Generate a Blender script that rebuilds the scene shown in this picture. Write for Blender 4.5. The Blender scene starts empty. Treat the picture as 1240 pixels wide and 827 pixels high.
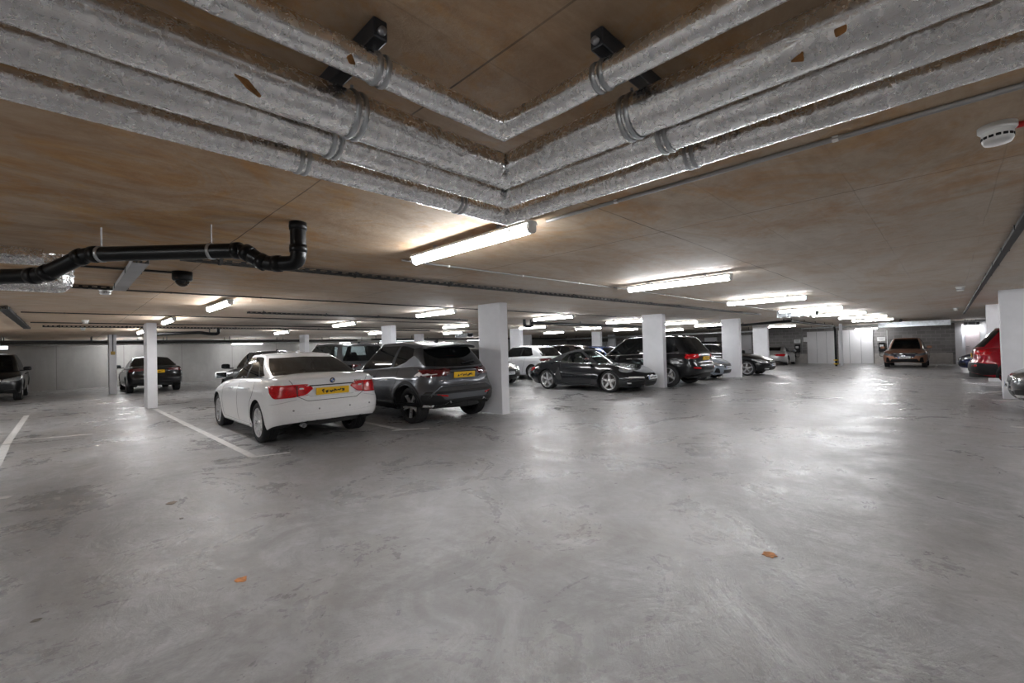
import bpy, bmesh, math, random
import numpy as np
from mathutils import Vector, Matrix, noise
from mathutils.bvhtree import BVHTree
random.seed(7)
PI = math.pi
sc = bpy.context.scene
COL = sc.collection
CAMH = 1.38
CEIL = 2.36

# ------------------------------------------------------------------ helpers
def tag(o, label=None, cat=None, group=None, kind=None):
    if label: o['label'] = label
    if cat: o['category'] = cat
    if group: o['group'] = group
    if kind: o['kind'] = kind
    return o

def empty(name, loc, label, cat, group=None, rotz=0.0):
    o = bpy.data.objects.new(name, None)
    COL.objects.link(o)
    o.empty_display_size = 0.2
    o.location = loc
    o.rotation_euler = (0, 0, rotz)
    return tag(o, label, cat, group)

def interp(pts, x):
    """monotone cubic through (x, y) points"""
    n = len(pts)
    if x <= pts[0][0]: return pts[0][1]
    if x >= pts[-1][0]: return pts[-1][1]
    for i in range(n - 1):
        if x <= pts[i + 1][0]: break
    def sl(k): return (pts[k + 1][1] - pts[k][1]) / (pts[k + 1][0] - pts[k][0])
    def tan(k):
        if k == 0: return sl(0)
        if k == n - 1: return sl(n - 2)
        a, b = sl(k - 1), sl(k)
        return 0.0 if a * b <= 0 else 2 * a * b / (a + b)
    x0, y0 = pts[i]; x1, y1 = pts[i + 1]
    h = x1 - x0; t = (x - x0) / h
    m0, m1 = tan(i) * h, tan(i + 1) * h
    return ((2*t**3 - 3*t*t + 1) * y0 + (t**3 - 2*t*t + t) * m0 + (-2*t**3 + 3*t*t) * y1 + (t**3 - t*t) * m1)

def sstep(a, b, x):
    t = min(1.0, max(0.0, (x - a) / (b - a)))
    return t * t * (3 - 2 * t)

class MB:
    """collects shapes into ONE mesh"""
    def __init__(s): s.v = []; s.f = []; s.sm = []
    def add(s, vs, fs, smooth=False):
        b = len(s.v); s.v += [tuple(p) for p in vs]
        for f in fs:
            s.f.append([b + i for i in f]); s.sm.append(smooth)
        return s
    def box(s, c, d, bev=0.0, rz=0.0, M=None):
        hx, hy, hz = d[0] / 2, d[1] / 2, d[2] / 2
        bm = bmesh.new()
        bmesh.ops.create_cube(bm, size=1.0)
        for v in bm.verts: v.co = Vector((v.co.x * d[0], v.co.y * d[1], v.co.z * d[2]))
        if bev > 0:
            bmesh.ops.bevel(bm, geom=bm.edges[:], offset=min(bev, 0.45 * min(d)), segments=2, profile=0.6, affect='EDGES')
        T = Matrix.Translation(c) @ Matrix.Rotation(rz, 4, 'Z')
        if M is not None: T = Matrix.Translation(c) @ M.to_4x4()
        bm.verts.index_update()
        s.add([T @ v.co for v in bm.verts], [[v.index for v in f.verts] for f in bm.faces])
        bm.free()
        return s
    def ring_tube(s, path, r, seg=16, caps=True, radf=None, smooth=True):
        """tube along a polyline with mitred joints"""
        P = [Vector(p) for p in path]; n = len(P)
        T = [(P[min(i + 1, n - 1)] - P[max(i - 1, 0)]).normalized() for i in range(n)]
        D = [(P[i + 1] - P[i]).normalized() for i in range(n - 1)]
        up = Vector((0, 0, 1)) if abs(D[0].z) < 0.9 else Vector((1, 0, 0))
        side = D[0].cross(up).normalized(); up = side.cross(D[0]).normalized()
        rings = []
        base = [(math.cos(2*PI*k/seg), math.sin(2*PI*k/seg)) for k in range(seg)]
        pts = [P[0] + r * (side * c + up * q) for c, q in base]
        cur = pts
        vs = []
        for i in range(n):
            if i == 0:
                ring = cur
            else:
                d = D[i - 1]
                nrm = d if i == n - 1 else (D[i - 1] + D[i]).normalized()
                ring = []
                for p in cur:
                    t = (P[i] - p).dot(nrm) / max(1e-6, d.dot(nrm))
                    ring.append(p + d * t)
            cur = ring
            rr = ring
            if radf: rr = [P[i] + (p - P[i]) * radf(p, i, k) for k, p in enumerate(ring)]
            vs += rr
        fs = []
        for i in range(n - 1):
            for k in range(seg):
                a = i * seg + k; b = i * seg + (k + 1) % seg
                fs.append([a, a + seg, b + seg, b])
        s.add(vs, fs, smooth)
        if caps:
            s.add(vs[:seg], [list(range(seg))]); s.add(vs[-seg:], [list(range(seg))[::-1]])
        return s
    def lathe(s, prof, M=None, seg=32, smooth=True, close=False):
        """profile (r, h) revolved about local z"""
        M = M or Matrix.Identity(4)
        vs = []
        for r, h in prof:
            for k in range(seg):
                a = 2 * PI * k / seg
                vs.append(M @ Vector((r * math.cos(a), r * math.sin(a), h)))
        fs = []
        m = len(prof)
        for i in range(m if close else m - 1):
            j = (i + 1) % m
            for k in range(seg):
                q = (k + 1) % seg
                fs.append([i*seg + k, i*seg + q, j*seg + q, j*seg + k])
        return s.add(vs, fs, smooth)
    def prism(s, poly, h0, h1, M=None):
        M = M or Matrix.Identity(4)
        n = len(poly)
        vs = [M @ Vector((x, y, h0)) for x, y in poly] + [M @ Vector((x, y, h1)) for x, y in poly]
        fs = [list(range(n))[::-1], list(range(n, 2*n))] + [[i, (i+1) % n, n + (i+1) % n, n + i] for i in range(n)]
        return s.add(vs, fs)
    def build(s, name, mat, parent=None, mats=None, autosmooth=None):
        me = bpy.data.meshes.new(name)
        me.from_pydata(s.v, [], s.f)
        me.polygons.foreach_set('use_smooth', s.sm)
        me.materials.append(mat)
        me.update()
        bm = bmesh.new(); bm.from_mesh(me)
        bmesh.ops.recalc_face_normals(bm, faces=bm.faces[:])
        bm.to_mesh(me); bm.free()
        o = bpy.data.objects.new(name, me)
        COL.objects.link(o)
        if parent is not None: o.parent = parent
        return o

# ------------------------------------------------------------------ materials
MATS = {}
def newmat(name):
    m = bpy.data.materials.new(name); m.use_nodes = True
    nt = m.node_tree
    b = nt.nodes['Principled BSDF']
    return m, nt, b
def nd(nt, t, **kw):
    n = nt.nodes.new(t)
    for k, v in kw.items(): setattr(n, k, v)
    return n
def setin(n, **kw):
    for k, v in kw.items(): n.inputs[k.replace('_', ' ')].default_value = v
def simple(name, col, rough=0.5, metal=0.0, coat=0.0, var=0.06, scale=6.0, bump=0.0, spec=0.5):
    if name in MATS: return MATS[name]
    m, nt, b = newmat(name)
    tc = nd(nt, 'ShaderNodeTexCoord')
    no = nd(nt, 'ShaderNodeTexNoise'); setin(no, Scale=scale, Detail=4.0, Roughness=0.6)
    nt.links.new(tc.outputs['Object'], no.inputs['Vector'])
    rp = nd(nt, 'ShaderNodeValToRGB')
    c0 = [max(0, c * (1 - var)) for c in col]; c1 = [min(1, c * (1 + var)) for c in col]
    rp.color_ramp.elements[0].position = 0.35; rp.color_ramp.elements[0].color = (*c0, 1)
    rp.color_ramp.elements[1].position = 0.65; rp.color_ramp.elements[1].color = (*c1, 1)
    nt.links.new(no.outputs['Fac'], rp.inputs['Fac'])
    nt.links.new(rp.outputs['Color'], b.inputs['Base Color'])
    mr = nd(nt, 'ShaderNodeMapRange'); setin(mr, To_Min=max(0.0, rough * 0.85), To_Max=min(1.0, rough * 1.15))
    nt.links.new(no.outputs['Fac'], mr.inputs['Value'])
    nt.links.new(mr.outputs['Result'], b.inputs['Roughness'])
    setin(b, Metallic=metal)
    b.inputs['Coat Weight'].default_value = coat
    b.inputs['Coat Roughness'].default_value = 0.06
    b.inputs['Specular IOR Level'].default_value = spec
    if bump > 0:
        bp = nd(nt, 'ShaderNodeBump'); setin(bp, Strength=bump, Distance=0.01)
        nt.links.new(no.outputs['Fac'], bp.inputs['Height'])
        nt.links.new(bp.outputs['Normal'], b.inputs['Normal'])
    MATS[name] = m
    return m
def paint(name, col, metal=0.0, rough=0.35, coat=1.0):
    return simple('paint_' + name, col, rough=rough, metal=metal, coat=coat, var=0.02, scale=40, spec=.15)
def emis(name, col, strength, base=(0.8, 0.8, 0.8)):
    if name in MATS: return MATS[name]
    m, nt, b = newmat(name)
    tc = nd(nt, 'ShaderNodeTexCoord')
    no = nd(nt, 'ShaderNodeTexNoise'); setin(no, Scale=3.0)
    nt.links.new(tc.outputs['Object'], no.inputs['Vector'])
    mr = nd(nt, 'ShaderNodeMapRange'); setin(mr, To_Min=strength * 0.97, To_Max=strength * 1.03)
    nt.links.new(no.outputs['Fac'], mr.inputs['Value'])
    setin(b, Base_Color=(*base, 1), Roughness=0.3)
    b.inputs['Emission Color'].default_value = (*col, 1)
    nt.links.new(mr.outputs['Result'], b.inputs['Emission Strength'])
    MATS[name] = m
    return m
def glass_mat(name, tint=(0.25, 0.28, 0.28), clear=0.5):
    """tinted car glass: glossy over partly see-through"""
    if name in MATS: return MATS[name]
    m, nt, b = newmat(name)
    out = nt.nodes['Material Output']
    setin(b, Base_Color=(0.008, 0.009, 0.01, 1), Roughness=0.03)
    b.inputs['Specular IOR Level'].default_value = 0.6
    tr = nd(nt, 'ShaderNodeBsdfTransparent'); setin(tr, Color=(*tint, 1))
    tc = nd(nt, 'ShaderNodeTexCoord'); no = nd(nt, 'ShaderNodeTexNoise'); setin(no, Scale=2.0)
    nt.links.new(tc.outputs['Object'], no.inputs['Vector'])
    mr = nd(nt, 'ShaderNodeMapRange'); setin(mr, To_Min=clear * 0.95, To_Max=clear * 1.05)
    nt.links.new(no.outputs['Fac'], mr.inputs['Value'])
    mx = nd(nt, 'ShaderNodeMixShader')
    nt.links.new(mr.outputs['Result'], mx.inputs['Fac'])
    nt.links.new(b.outputs['BSDF'], mx.inputs[1]); nt.links.new(tr.outputs['BSDF'], mx.inputs[2])
    nt.links.new(mx.outputs['Shader'], out.inputs['Surface'])
    MATS[name] = m
    return m

def math_node(nt, op, a, b=None, c=None):
    n = nd(nt, 'ShaderNodeMath', operation=op)
    for i, v in enumerate((a, b, c)):
        if v is None: continue
        if isinstance(v, (int, float)): n.inputs[i].default_value = v
        else: nt.links.new(v, n.inputs[i])
    return n.outputs[0]
def mixcol(nt, fac, a, b, mode='MIX'):
    n = nd(nt, 'ShaderNodeMix', data_type='RGBA', blend_type=mode)
    if isinstance(fac, (int, float)): n.inputs[0].default_value = fac
    else: nt.links.new(fac, n.inputs[0])
    for v, s in ((a, 6), (b, 7)):
        if isinstance(v, tuple): n.inputs[s].default_value = (*v, 1)
        else: nt.links.new(v, n.inputs[s])
    return n.outputs[2]
def nz(nt, vec, scale, detail=5.0, rough=0.6, dist=0.0, lo=0.0, hi=1.0, stretch=None):
    n = nd(nt, 'ShaderNodeTexNoise'); setin(n, Scale=scale, Detail=detail, Roughness=rough, Distortion=dist)
    if stretch:
        mp = nd(nt, 'ShaderNodeMapping'); mp.inputs['Scale'].default_value = stretch
        nt.links.new(vec, mp.inputs['Vector']); vec = mp.outputs['Vector']
    nt.links.new(vec, n.inputs['Vector'])
    mr = nd(nt, 'ShaderNodeMapRange'); setin(mr, From_Min=lo, From_Max=hi)
    nt.links.new(n.outputs['Fac'], mr.inputs['Value'])
    return mr.outputs['Result']

def floor_material():
    m, nt, b = newmat('floor_concrete')
    g = nd(nt, 'ShaderNodeNewGeometry'); P = g.outputs['Position']
    big = nz(nt, P, 0.5, 4, 0.55, 0.8, 0.32, 0.68)
    mid = nz(nt, P, 1.5, 11, 0.74, 1.6, 0.43, 0.59)
    mid2 = nz(nt, P, 4.2, 10, 0.78, 1.8, 0.46, 0.60, stretch=(1.0, 0.55, 1.0))
    speck = nz(nt, P, 24, 3, 0.6, 0.4, 0.70, 0.73)
    fine = nz(nt, P, 11, 8, 0.75, 0.8, 0.36, 0.66)
    # trowel sweeps: thin curved streaks, bent by a slow warp
    wp = nd(nt, 'ShaderNodeTexNoise'); setin(wp, Scale=0.7, Detail=2.0)
    nt.links.new(P, wp.inputs['Vector'])
    wv = nd(nt, 'ShaderNodeVectorMath', operation='MULTIPLY_ADD'); wv.inputs[1].default_value = (2.2, 2.2, 0)
    nt.links.new(wp.outputs['Color'], wv.inputs[0]); nt.links.new(P, wv.inputs[2])
    W = wv.outputs[0]
    sw1 = nz(nt, W, 3.0, 7, 0.7, 0.3, 0.44, 0.60, stretch=(2.2, 0.45, 1.0))
    sw2 = nz(nt, W, 2.4, 7, 0.72, 0.3, 0.47, 0.62, stretch=(0.5, 2.4, 1.0))
    scuff = nz(nt, P, 5.5, 9, 0.8, 2.5, 0.53, 0.66)
    pits = nz(nt, P, 42, 2, 0.5, 0.0, 0.735, 0.76)
    c = mixcol(nt, big, (0.235, 0.228, 0.225), (0.385, 0.388, 0.396))
    c = mixcol(nt, math_node(nt, 'MULTIPLY', mid, 0.62), c, (0.52, 0.525, 0.55))
    c = mixcol(nt, math_node(nt, 'MULTIPLY', mid2, 0.45), c, (0.215, 0.21, 0.208))
    c = mixcol(nt, math_node(nt, 'MULTIPLY', sw1, 0.50), c, (0.20, 0.196, 0.195))
    c = mixcol(nt, math_node(nt, 'MULTIPLY', sw2, 0.22), c, (0.52, 0.525, 0.535))
    c = mixcol(nt, math_node(nt, 'MULTIPLY', scuff, 0.40), c, (0.21, 0.20, 0.195))
    c = mixcol(nt, math_node(nt, 'MULTIPLY', fine, 0.38), c, (0.25, 0.243, 0.238))
    warm = nz(nt, P, 0.4, 2, 0.5, 0.0, 0.5, 0.72)
    c = mixcol(nt, math_node(nt, 'MULTIPLY', warm, 0.22), c, (0.36, 0.32, 0.275))
    c = mixcol(nt, math_node(nt, 'MULTIPLY', pits, 0.75), c, (0.07, 0.062, 0.055))
    c = mixcol(nt, math_node(nt, 'MULTIPLY', speck, 0.55), c, (0.11, 0.10, 0.095))
    nt.links.new(c, b.inputs['Base Color'])
    rg = nz(nt, P, 0.9, 7, 0.7, 1.4, 0.34, 0.66)
    r = math_node(nt, 'MULTIPLY_ADD', rg, 0.28, 0.16)
    r = math_node(nt, 'MULTIPLY_ADD', scuff, 0.18, r)
    r = math_node(nt, 'MULTIPLY_ADD', fine, 0.08, r)
    nt.links.new(r, b.inputs['Roughness'])
    b.inputs['Specular IOR Level'].default_value = 0.62
    bp = nd(nt, 'ShaderNodeBump'); setin(bp, Strength=0.30, Distance=0.012)
    h = math_node(nt, 'ADD', math_node(nt, 'MULTIPLY', mid, 0.5), math_node(nt, 'MULTIPLY', fine, 0.30))
    h = math_node(nt, 'ADD', h, math_node(nt, 'MULTIPLY', sw2, 0.15))
    nt.links.new(h, bp.inputs['Height']); nt.links.new(bp.outputs['Normal'], b.inputs['Normal'])
    return m

def ceiling_material():
    m, nt, b = newmat('ceiling_stained_concrete')
    g = nd(nt, 'ShaderNodeNewGeometry'); P = g.outputs['Position']
    sx = nd(nt, 'ShaderNodeSeparateXYZ'); nt.links.new(P, sx.inputs[0])
    X, Y = sx.outputs[0], sx.outputs[1]
    big = nz(nt, P, 0.42, 4, 0.55, 0.8, 0.32, 0.68)
    streak = nz(nt, P, 2.6, 7, 0.7, 1.2, 0.35, 0.65, stretch=(0.5, 1.2, 1.0))
    blot = nz(nt, P, 1.1, 9, 0.76, 1.4, 0.48, 0.64)
    fine = nz(nt, P, 16, 5, 0.7, 0.3, 0.3, 0.7)
    c = mixcol(nt, big, (0.47, 0.395, 0.315), (0.58, 0.515, 0.45))
    c = mixcol(nt, math_node(nt, 'MULTIPLY', streak, 0.45), c, (0.31, 0.235, 0.155))
    c = mixcol(nt, math_node(nt, 'MULTIPLY', blot, 0.62), c, (0.40, 0.215, 0.08))
    c = mixcol(nt, math_node(nt, 'MULTIPLY', fine, 0.22), c, (0.25, 0.205, 0.16))
    # the slab over the left bays is browner
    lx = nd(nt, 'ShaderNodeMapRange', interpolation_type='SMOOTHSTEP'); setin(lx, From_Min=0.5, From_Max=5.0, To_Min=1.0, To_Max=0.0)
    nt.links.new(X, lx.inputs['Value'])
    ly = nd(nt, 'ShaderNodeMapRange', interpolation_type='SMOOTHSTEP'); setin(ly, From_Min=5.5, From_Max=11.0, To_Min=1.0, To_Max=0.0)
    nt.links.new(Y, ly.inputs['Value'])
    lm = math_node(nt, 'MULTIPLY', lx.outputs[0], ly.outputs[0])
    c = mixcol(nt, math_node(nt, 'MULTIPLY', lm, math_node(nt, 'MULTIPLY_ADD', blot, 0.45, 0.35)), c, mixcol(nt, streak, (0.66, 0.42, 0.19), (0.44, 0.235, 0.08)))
    far_light = nd(nt, 'ShaderNodeMapRange', interpolation_type='SMOOTHSTEP'); setin(far_light, From_Min=3.0, From_Max=11.0)  # light put into the colour: far slab paled, near slab left dark as shade
    nt.links.new(math_node(nt, 'ADD', X, math_node(nt, 'MULTIPLY', Y, 0.6)), far_light.inputs['Value'])
    c = mixcol(nt, math_node(nt, 'MULTIPLY', far_light.outputs[0], 0.72), c, mixcol(nt, lx.outputs[0], (0.80, 0.735, 0.665), (0.84, 0.67, 0.50)))
    blot2 = nz(nt, P, 0.75, 9, 0.74, 1.0, 0.46, 0.66, stretch=(0.6, 1.3, 1.0))
    c = mixcol(nt, math_node(nt, 'MULTIPLY', blot2, 0.6), c, (0.80, 0.62, 0.43), 'MULTIPLY')
    c = mixcol(nt, math_node(nt, 'MULTIPLY', nz(nt, P, 7, 8, 0.8, 0.5, 0.5, 0.66), 0.35), c, (0.70, 0.66, 0.60), 'MULTIPLY')
    # formwork joints
    def joint(coord, off, per, w):
        f = math_node(nt, 'FRACT', math_node(nt, 'DIVIDE', math_node(nt, 'SUBTRACT', coord, off), per))
        d = math_node(nt, 'MULTIPLY', math_node(nt, 'SUBTRACT', 0.5, math_node(nt, 'ABSOLUTE', math_node(nt, 'SUBTRACT', f, 0.5))), per)
        return math_node(nt, 'LESS_THAN', d, w)
    wob = math_node(nt, 'MULTIPLY_ADD', nz(nt, P, 1.3, 2), 0.03, -0.015)
    Xw = math_node(nt, 'ADD', X, wob); Yw = math_node(nt, 'ADD', Y, wob)
    j = math_node(nt, 'MAXIMUM', joint(Xw, 1.02, 2.65, 0.0042), joint(Yw, 1.75, 5.3, 0.0045))
    j2 = joint(Yw, 0.42, 0.665, 0.003)
    jm = nz(nt, P, 0.9, 3, 0.6, 0, 0.38, 0.58)
    c = mixcol(nt, math_node(nt, 'MULTIPLY', j, math_node(nt, 'MULTIPLY_ADD', jm, 0.5, 0.4)), c, (0.07, 0.05, 0.035))
    c = mixcol(nt, math_node(nt, 'MULTIPLY', j2, math_node(nt, 'MULTIPLY', jm, 0.30)), c, (0.11, 0.085, 0.06))
    nt.links.new(c, b.inputs['Base Color'])
    setin(b, Roughness=0.72)
    b.inputs['Specular IOR Level'].default_value = 0.25
    bp = nd(nt, 'ShaderNodeBump'); setin(bp, Strength=0.15, Distance=0.01)
    nt.links.new(math_node(nt, 'SUBTRACT', math_node(nt, 'ADD', streak, fine), j), bp.inputs['Height'])
    nt.links.new(bp.outputs['Normal'], b.inputs['Normal'])
    return m

def concrete_wall_material():
    m, nt, b = newmat('wall_cast_concrete')
    g = nd(nt, 'ShaderNodeNewGeometry'); P = g.outputs['Position']
    sx = nd(nt, 'ShaderNodeSeparateXYZ'); nt.links.new(P, sx.inputs[0])
    big = nz(nt, P, 0.5, 5, 0.6, 0.6, 0.3, 0.7)
    mid = nz(nt, P, 3.0, 6, 0.7, 1.0, 0.36, 0.66)
    drip = nz(nt, P, 2.4, 5, 0.65, 0.2, 0.40, 0.66, stretch=(1.0, 1.0, 0.18))
    c = mixcol(nt, big, (0.36, 0.35, 0.335), (0.47, 0.465, 0.455))
    c = mixcol(nt, math_node(nt, 'MULTIPLY', mid, 0.25), c, (0.3, 0.29, 0.27))
    c = mixcol(nt, math_node(nt, 'MULTIPLY', drip, 0.3), c, (0.27, 0.26, 0.245))
    f = math_node(nt, 'FRACT', math_node(nt, 'DIVIDE', math_node(nt, 'ADD', sx.outputs[0], 0.3), 2.4))
    j = math_node(nt, 'LESS_THAN', f, 0.012)
    c = mixcol(nt, math_node(nt, 'MULTIPLY', j, 0.55), c, (0.16, 0.155, 0.145))
    nt.links.new(c, b.inputs['Base Color'])
    setin(b, Roughness=0.8)
    return m

def block_wall_material():
    m, nt, b = newmat('wall_concrete_block')
    g = nd(nt, 'ShaderNodeNewGeometry')
    mp = nd(nt, 'ShaderNodeMapping'); mp.inputs['Rotation'].default_value = (0, 0, 0)
    sx = nd(nt, 'ShaderNodeSeparateXYZ'); nt.links.new(g.outputs['Position'], sx.inputs[0])
    cx = nd(nt, 'ShaderNodeCombineXYZ')
    nt.links.new(math_node(nt, 'ADD', sx.outputs[1], sx.outputs[0]), cx.inputs[0]); nt.links.new(sx.outputs[2], cx.inputs[1])
    br = nd(nt, 'ShaderNodeTexBrick'); br.offset = 0.5
    setin(br, Scale=1.0, Color1=(0.225, 0.215, 0.21, 1), Color2=(0.33, 0.315, 0.31, 1), Mortar=(0.39, 0.375, 0.365, 1))
    br.inputs['Mortar Size'].default_value = 0.016
    br.inputs['Brick Width'].default_value = 0.45; br.inputs['Row Height'].default_value = 0.225
    nt.links.new(cx.outputs[0], br.inputs['Vector'])
    n = nz(nt, g.outputs['Position'], 5, 5, 0.7, 0, 0.3, 0.7)
    c = mixcol(nt, math_node(nt, 'MULTIPLY', n, 0.3), br.outputs['Color'], (0.2, 0.19, 0.185))
    nt.links.new(c, b.inputs['Base Color']); setin(b, Roughness=0.85)
    return m

def foil_material():
    m, nt, b = newmat('aluminium_foil_wrap')
    g = nd(nt, 'ShaderNodeNewGeometry'); P = g.outputs['Position']
    n0 = nz(nt, P, 1.8, 3, 0.5, 0.5, 0.50, 0.66)                       # where the foil is crumpled
    def crease(scale, w):
        n = nd(nt, 'ShaderNodeTexNoise'); setin(n, Scale=scale, Detail=1.5, Roughness=0.4, Distortion=0.6)
        nt.links.new(P, n.inputs['Vector'])
        d = math_node(nt, 'ABSOLUTE', math_node(nt, 'SUBTRACT', n.outputs['Fac'], 0.5))
        return math_node(nt, 'MINIMUM', math_node(nt, 'DIVIDE', d, w), 1.0)
    rd = math_node(nt, 'ADD', math_node(nt, 'ADD', crease(6.0, 0.06), math_node(nt, 'MULTIPLY', crease(15.0, 0.10), 0.4)), math_node(nt, 'MULTIPLY', crease(38.0, 0.14), 0.12))
    n1 = nz(nt, P, 55, 3, 0.6, 0.5, 0.3, 0.7)
    n2 = nz(nt, P, 5, 3, 0.5, 0.6, 0.3, 0.7)
    sx = nd(nt, 'ShaderNodeSeparateXYZ'); nt.links.new(P, sx.inputs[0])
    gr = None
    for k in (0, 1, 2):
        f = math_node(nt, 'LESS_THAN', math_node(nt, 'FRACT', math_node(nt, 'MULTIPLY', sx.outputs[k], 110.0)), 0.25)
        gr = f if gr is None else math_node(nt, 'MAXIMUM', gr, f)
    gm = nz(nt, P, 1.3, 2, 0.5, 0.0, 0.44, 0.56)                        # scrim shows in stretches
    h = math_node(nt, 'ADD', math_node(nt, 'MULTIPLY', n1, 0.01), math_node(nt, 'MULTIPLY', n2, 0.7))
    h = math_node(nt, 'ADD', h, math_node(nt, 'MULTIPLY', math_node(nt, 'MULTIPLY', rd, math_node(nt, 'MULTIPLY_ADD', n0, 0.85, 0.10)), 0.50))
    h = math_node(nt, 'ADD', h, math_node(nt, 'MULTIPLY', math_node(nt, 'MULTIPLY', gr, gm), 0.06))
    bp = nd(nt, 'ShaderNodeBump'); setin(bp, Strength=0.6, Distance=0.010)
    nt.links.new(h, bp.inputs['Height']); nt.links.new(bp.outputs['Normal'], b.inputs['Normal'])
    c = mixcol(nt, n2, (0.86, 0.86, 0.86), (0.96, 0.96, 0.97))
    nt.links.new(c, b.inputs['Base Color'])
    setin(b, Metallic=1.0)
    nt.links.new(math_node(nt, 'MULTIPLY_ADD', n1, 0.12, 0.20), b.inputs['Roughness'])
    return m

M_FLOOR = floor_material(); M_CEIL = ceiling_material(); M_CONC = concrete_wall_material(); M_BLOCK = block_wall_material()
M_FOIL = foil_material()
M_WHITE = simple('white_masonry_paint', (0.82, 0.82, 0.85), 0.55, var=0.05, scale=1.6, bump=0.03)
M_WPANEL = simple('white_panel_paint', (0.80, 0.79, 0.80), 0.5, var=0.03, scale=1.0)
M_RUBBER = simple('tyre_rubber', (0.018, 0.018, 0.019), 0.75, var=0.2, scale=30)
M_BLACKP = simple('black_plastic', (0.010, 0.010, 0.011), 0.5, var=0.2, scale=20, spec=.3)
M_MIRROR = simple('mirror_glass_dark', (0.10, 0.11, 0.12), 0.05, metal=.9)
M_SOIL = simple('black_soil_pipe_plastic', (0.006, 0.006, 0.0065), 0.34, var=0.2, scale=10, spec=.25)
M_DARK = simple('dark_underbody', (0.010, 0.010, 0.010), 0.8)
M_CHROME = simple('chrome', (0.82, 0.82, 0.83), 0.09, metal=1.0, var=0.02)
M_SILVER = simple('silver_alloy', (0.62, 0.62, 0.63), 0.28, metal=0.75, var=0.03)
M_DALLOY = simple('dark_alloy', (0.03, 0.03, 0.032), 0.35, metal=0.6)
M_DISC = simple('brake_steel', (0.25, 0.24, 0.23), 0.35, metal=1.0)
M_GALV = simple('galvanised_steel', (0.52, 0.54, 0.56), 0.30, metal=0.9, var=0.15, scale=9)
M_GREYMET = simple('grey_steel', (0.30, 0.30, 0.31), 0.42, metal=0.8, var=0.1)
M_CONDUIT = simple('grey_conduit', (0.33, 0.325, 0.32), 0.4, metal=0.35)
M_DKCOND = simple('dark_conduit', (0.035, 0.034, 0.033), 0.45)
M_LINE = simple('white_line_paint', (0.66, 0.65, 0.64), 0.6, var=0.12, scale=8)
M_YPLATE = simple('yellow_plate', (0.83, 0.49, 0.005), 0.35, var=0.02)
M_WPLATE = simple('white_plate', (0.72, 0.74, 0.76), 0.35, var=0.02)
M_BLUEB = simple('plate_blue_band', (0.03, 0.12, 0.5), 0.35)
M_INK = simple('plate_black_ink', (0.02, 0.018, 0.012), 0.5)
M_REDL = simple('red_lamp_lens', (0.50, 0.006, 0.010), 0.16, coat=0.4, var=0.3, scale=60, spec=.3)
M_REDD = simple('dark_red_lamp_lens', (0.10, 0.008, 0.010), 0.08, coat=1.0, var=0.35, scale=40)
M_LAMP = simple('headlamp_glass', (0.42, 0.44, 0.46), 0.08, metal=0.6, coat=1.0, var=0.45, scale=40)
M_LENSW = simple('clear_reverse_lens', (0.75, 0.72, 0.72), 0.12, coat=1.0, var=0.1, scale=60)
M_SEAT = simple('seat_fabric', (0.045, 0.044, 0.043), 0.8, var=0.2, scale=20)
M_SEATL = simple('seat_beige', (0.30, 0.27, 0.23), 0.7, var=0.1, scale=20)
M_WPLASTIC = simple('white_plastic', (0.78, 0.78, 0.77), 0.35, var=0.03)
M_RED = simple('red_plastic', (0.50, 0.015, 0.015), 0.35)
M_YELLOW = simple('yellow_band', (0.80, 0.50, 0.02), 0.45)
M_BROWN = simple('brown_torn_edge', (0.22, 0.10, 0.03), 0.8, var=0.4, scale=40)
M_ORANGE = simple('orange_stain', (0.50, 0.20, 0.06), 0.7, var=0.3, scale=40)
M_TUBE = emis('tube_diffuser', (0.955, 0.975, 1.0), 24.0)
M_GLASS = glass_mat('tinted_glass', (0.34, 0.36, 0.36), 0.55)
M_GLASSD = glass_mat('dark_privacy_glass', (0.12, 0.125, 0.125), 0.35)
M_GLASSC = glass_mat('clear_car_glass', (0.62, 0.70, 0.69), 0.72)
M_SOFT = simple('soft_top_canvas', (0.012, 0.012, 0.013), 0.85, var=0.2, scale=60, bump=0.05)
# ------------------------------------------------------------------ cars
def quarter(c, wh, n, N=60):
    pts = []
    for i in range(N + 1):
        t = PI / 2 * i / N
        pts.append((c * (1 - math.cos(t) ** (2.0 / n)), wh * math.sin(t) ** (2.0 / n)))
    return pts

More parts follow.
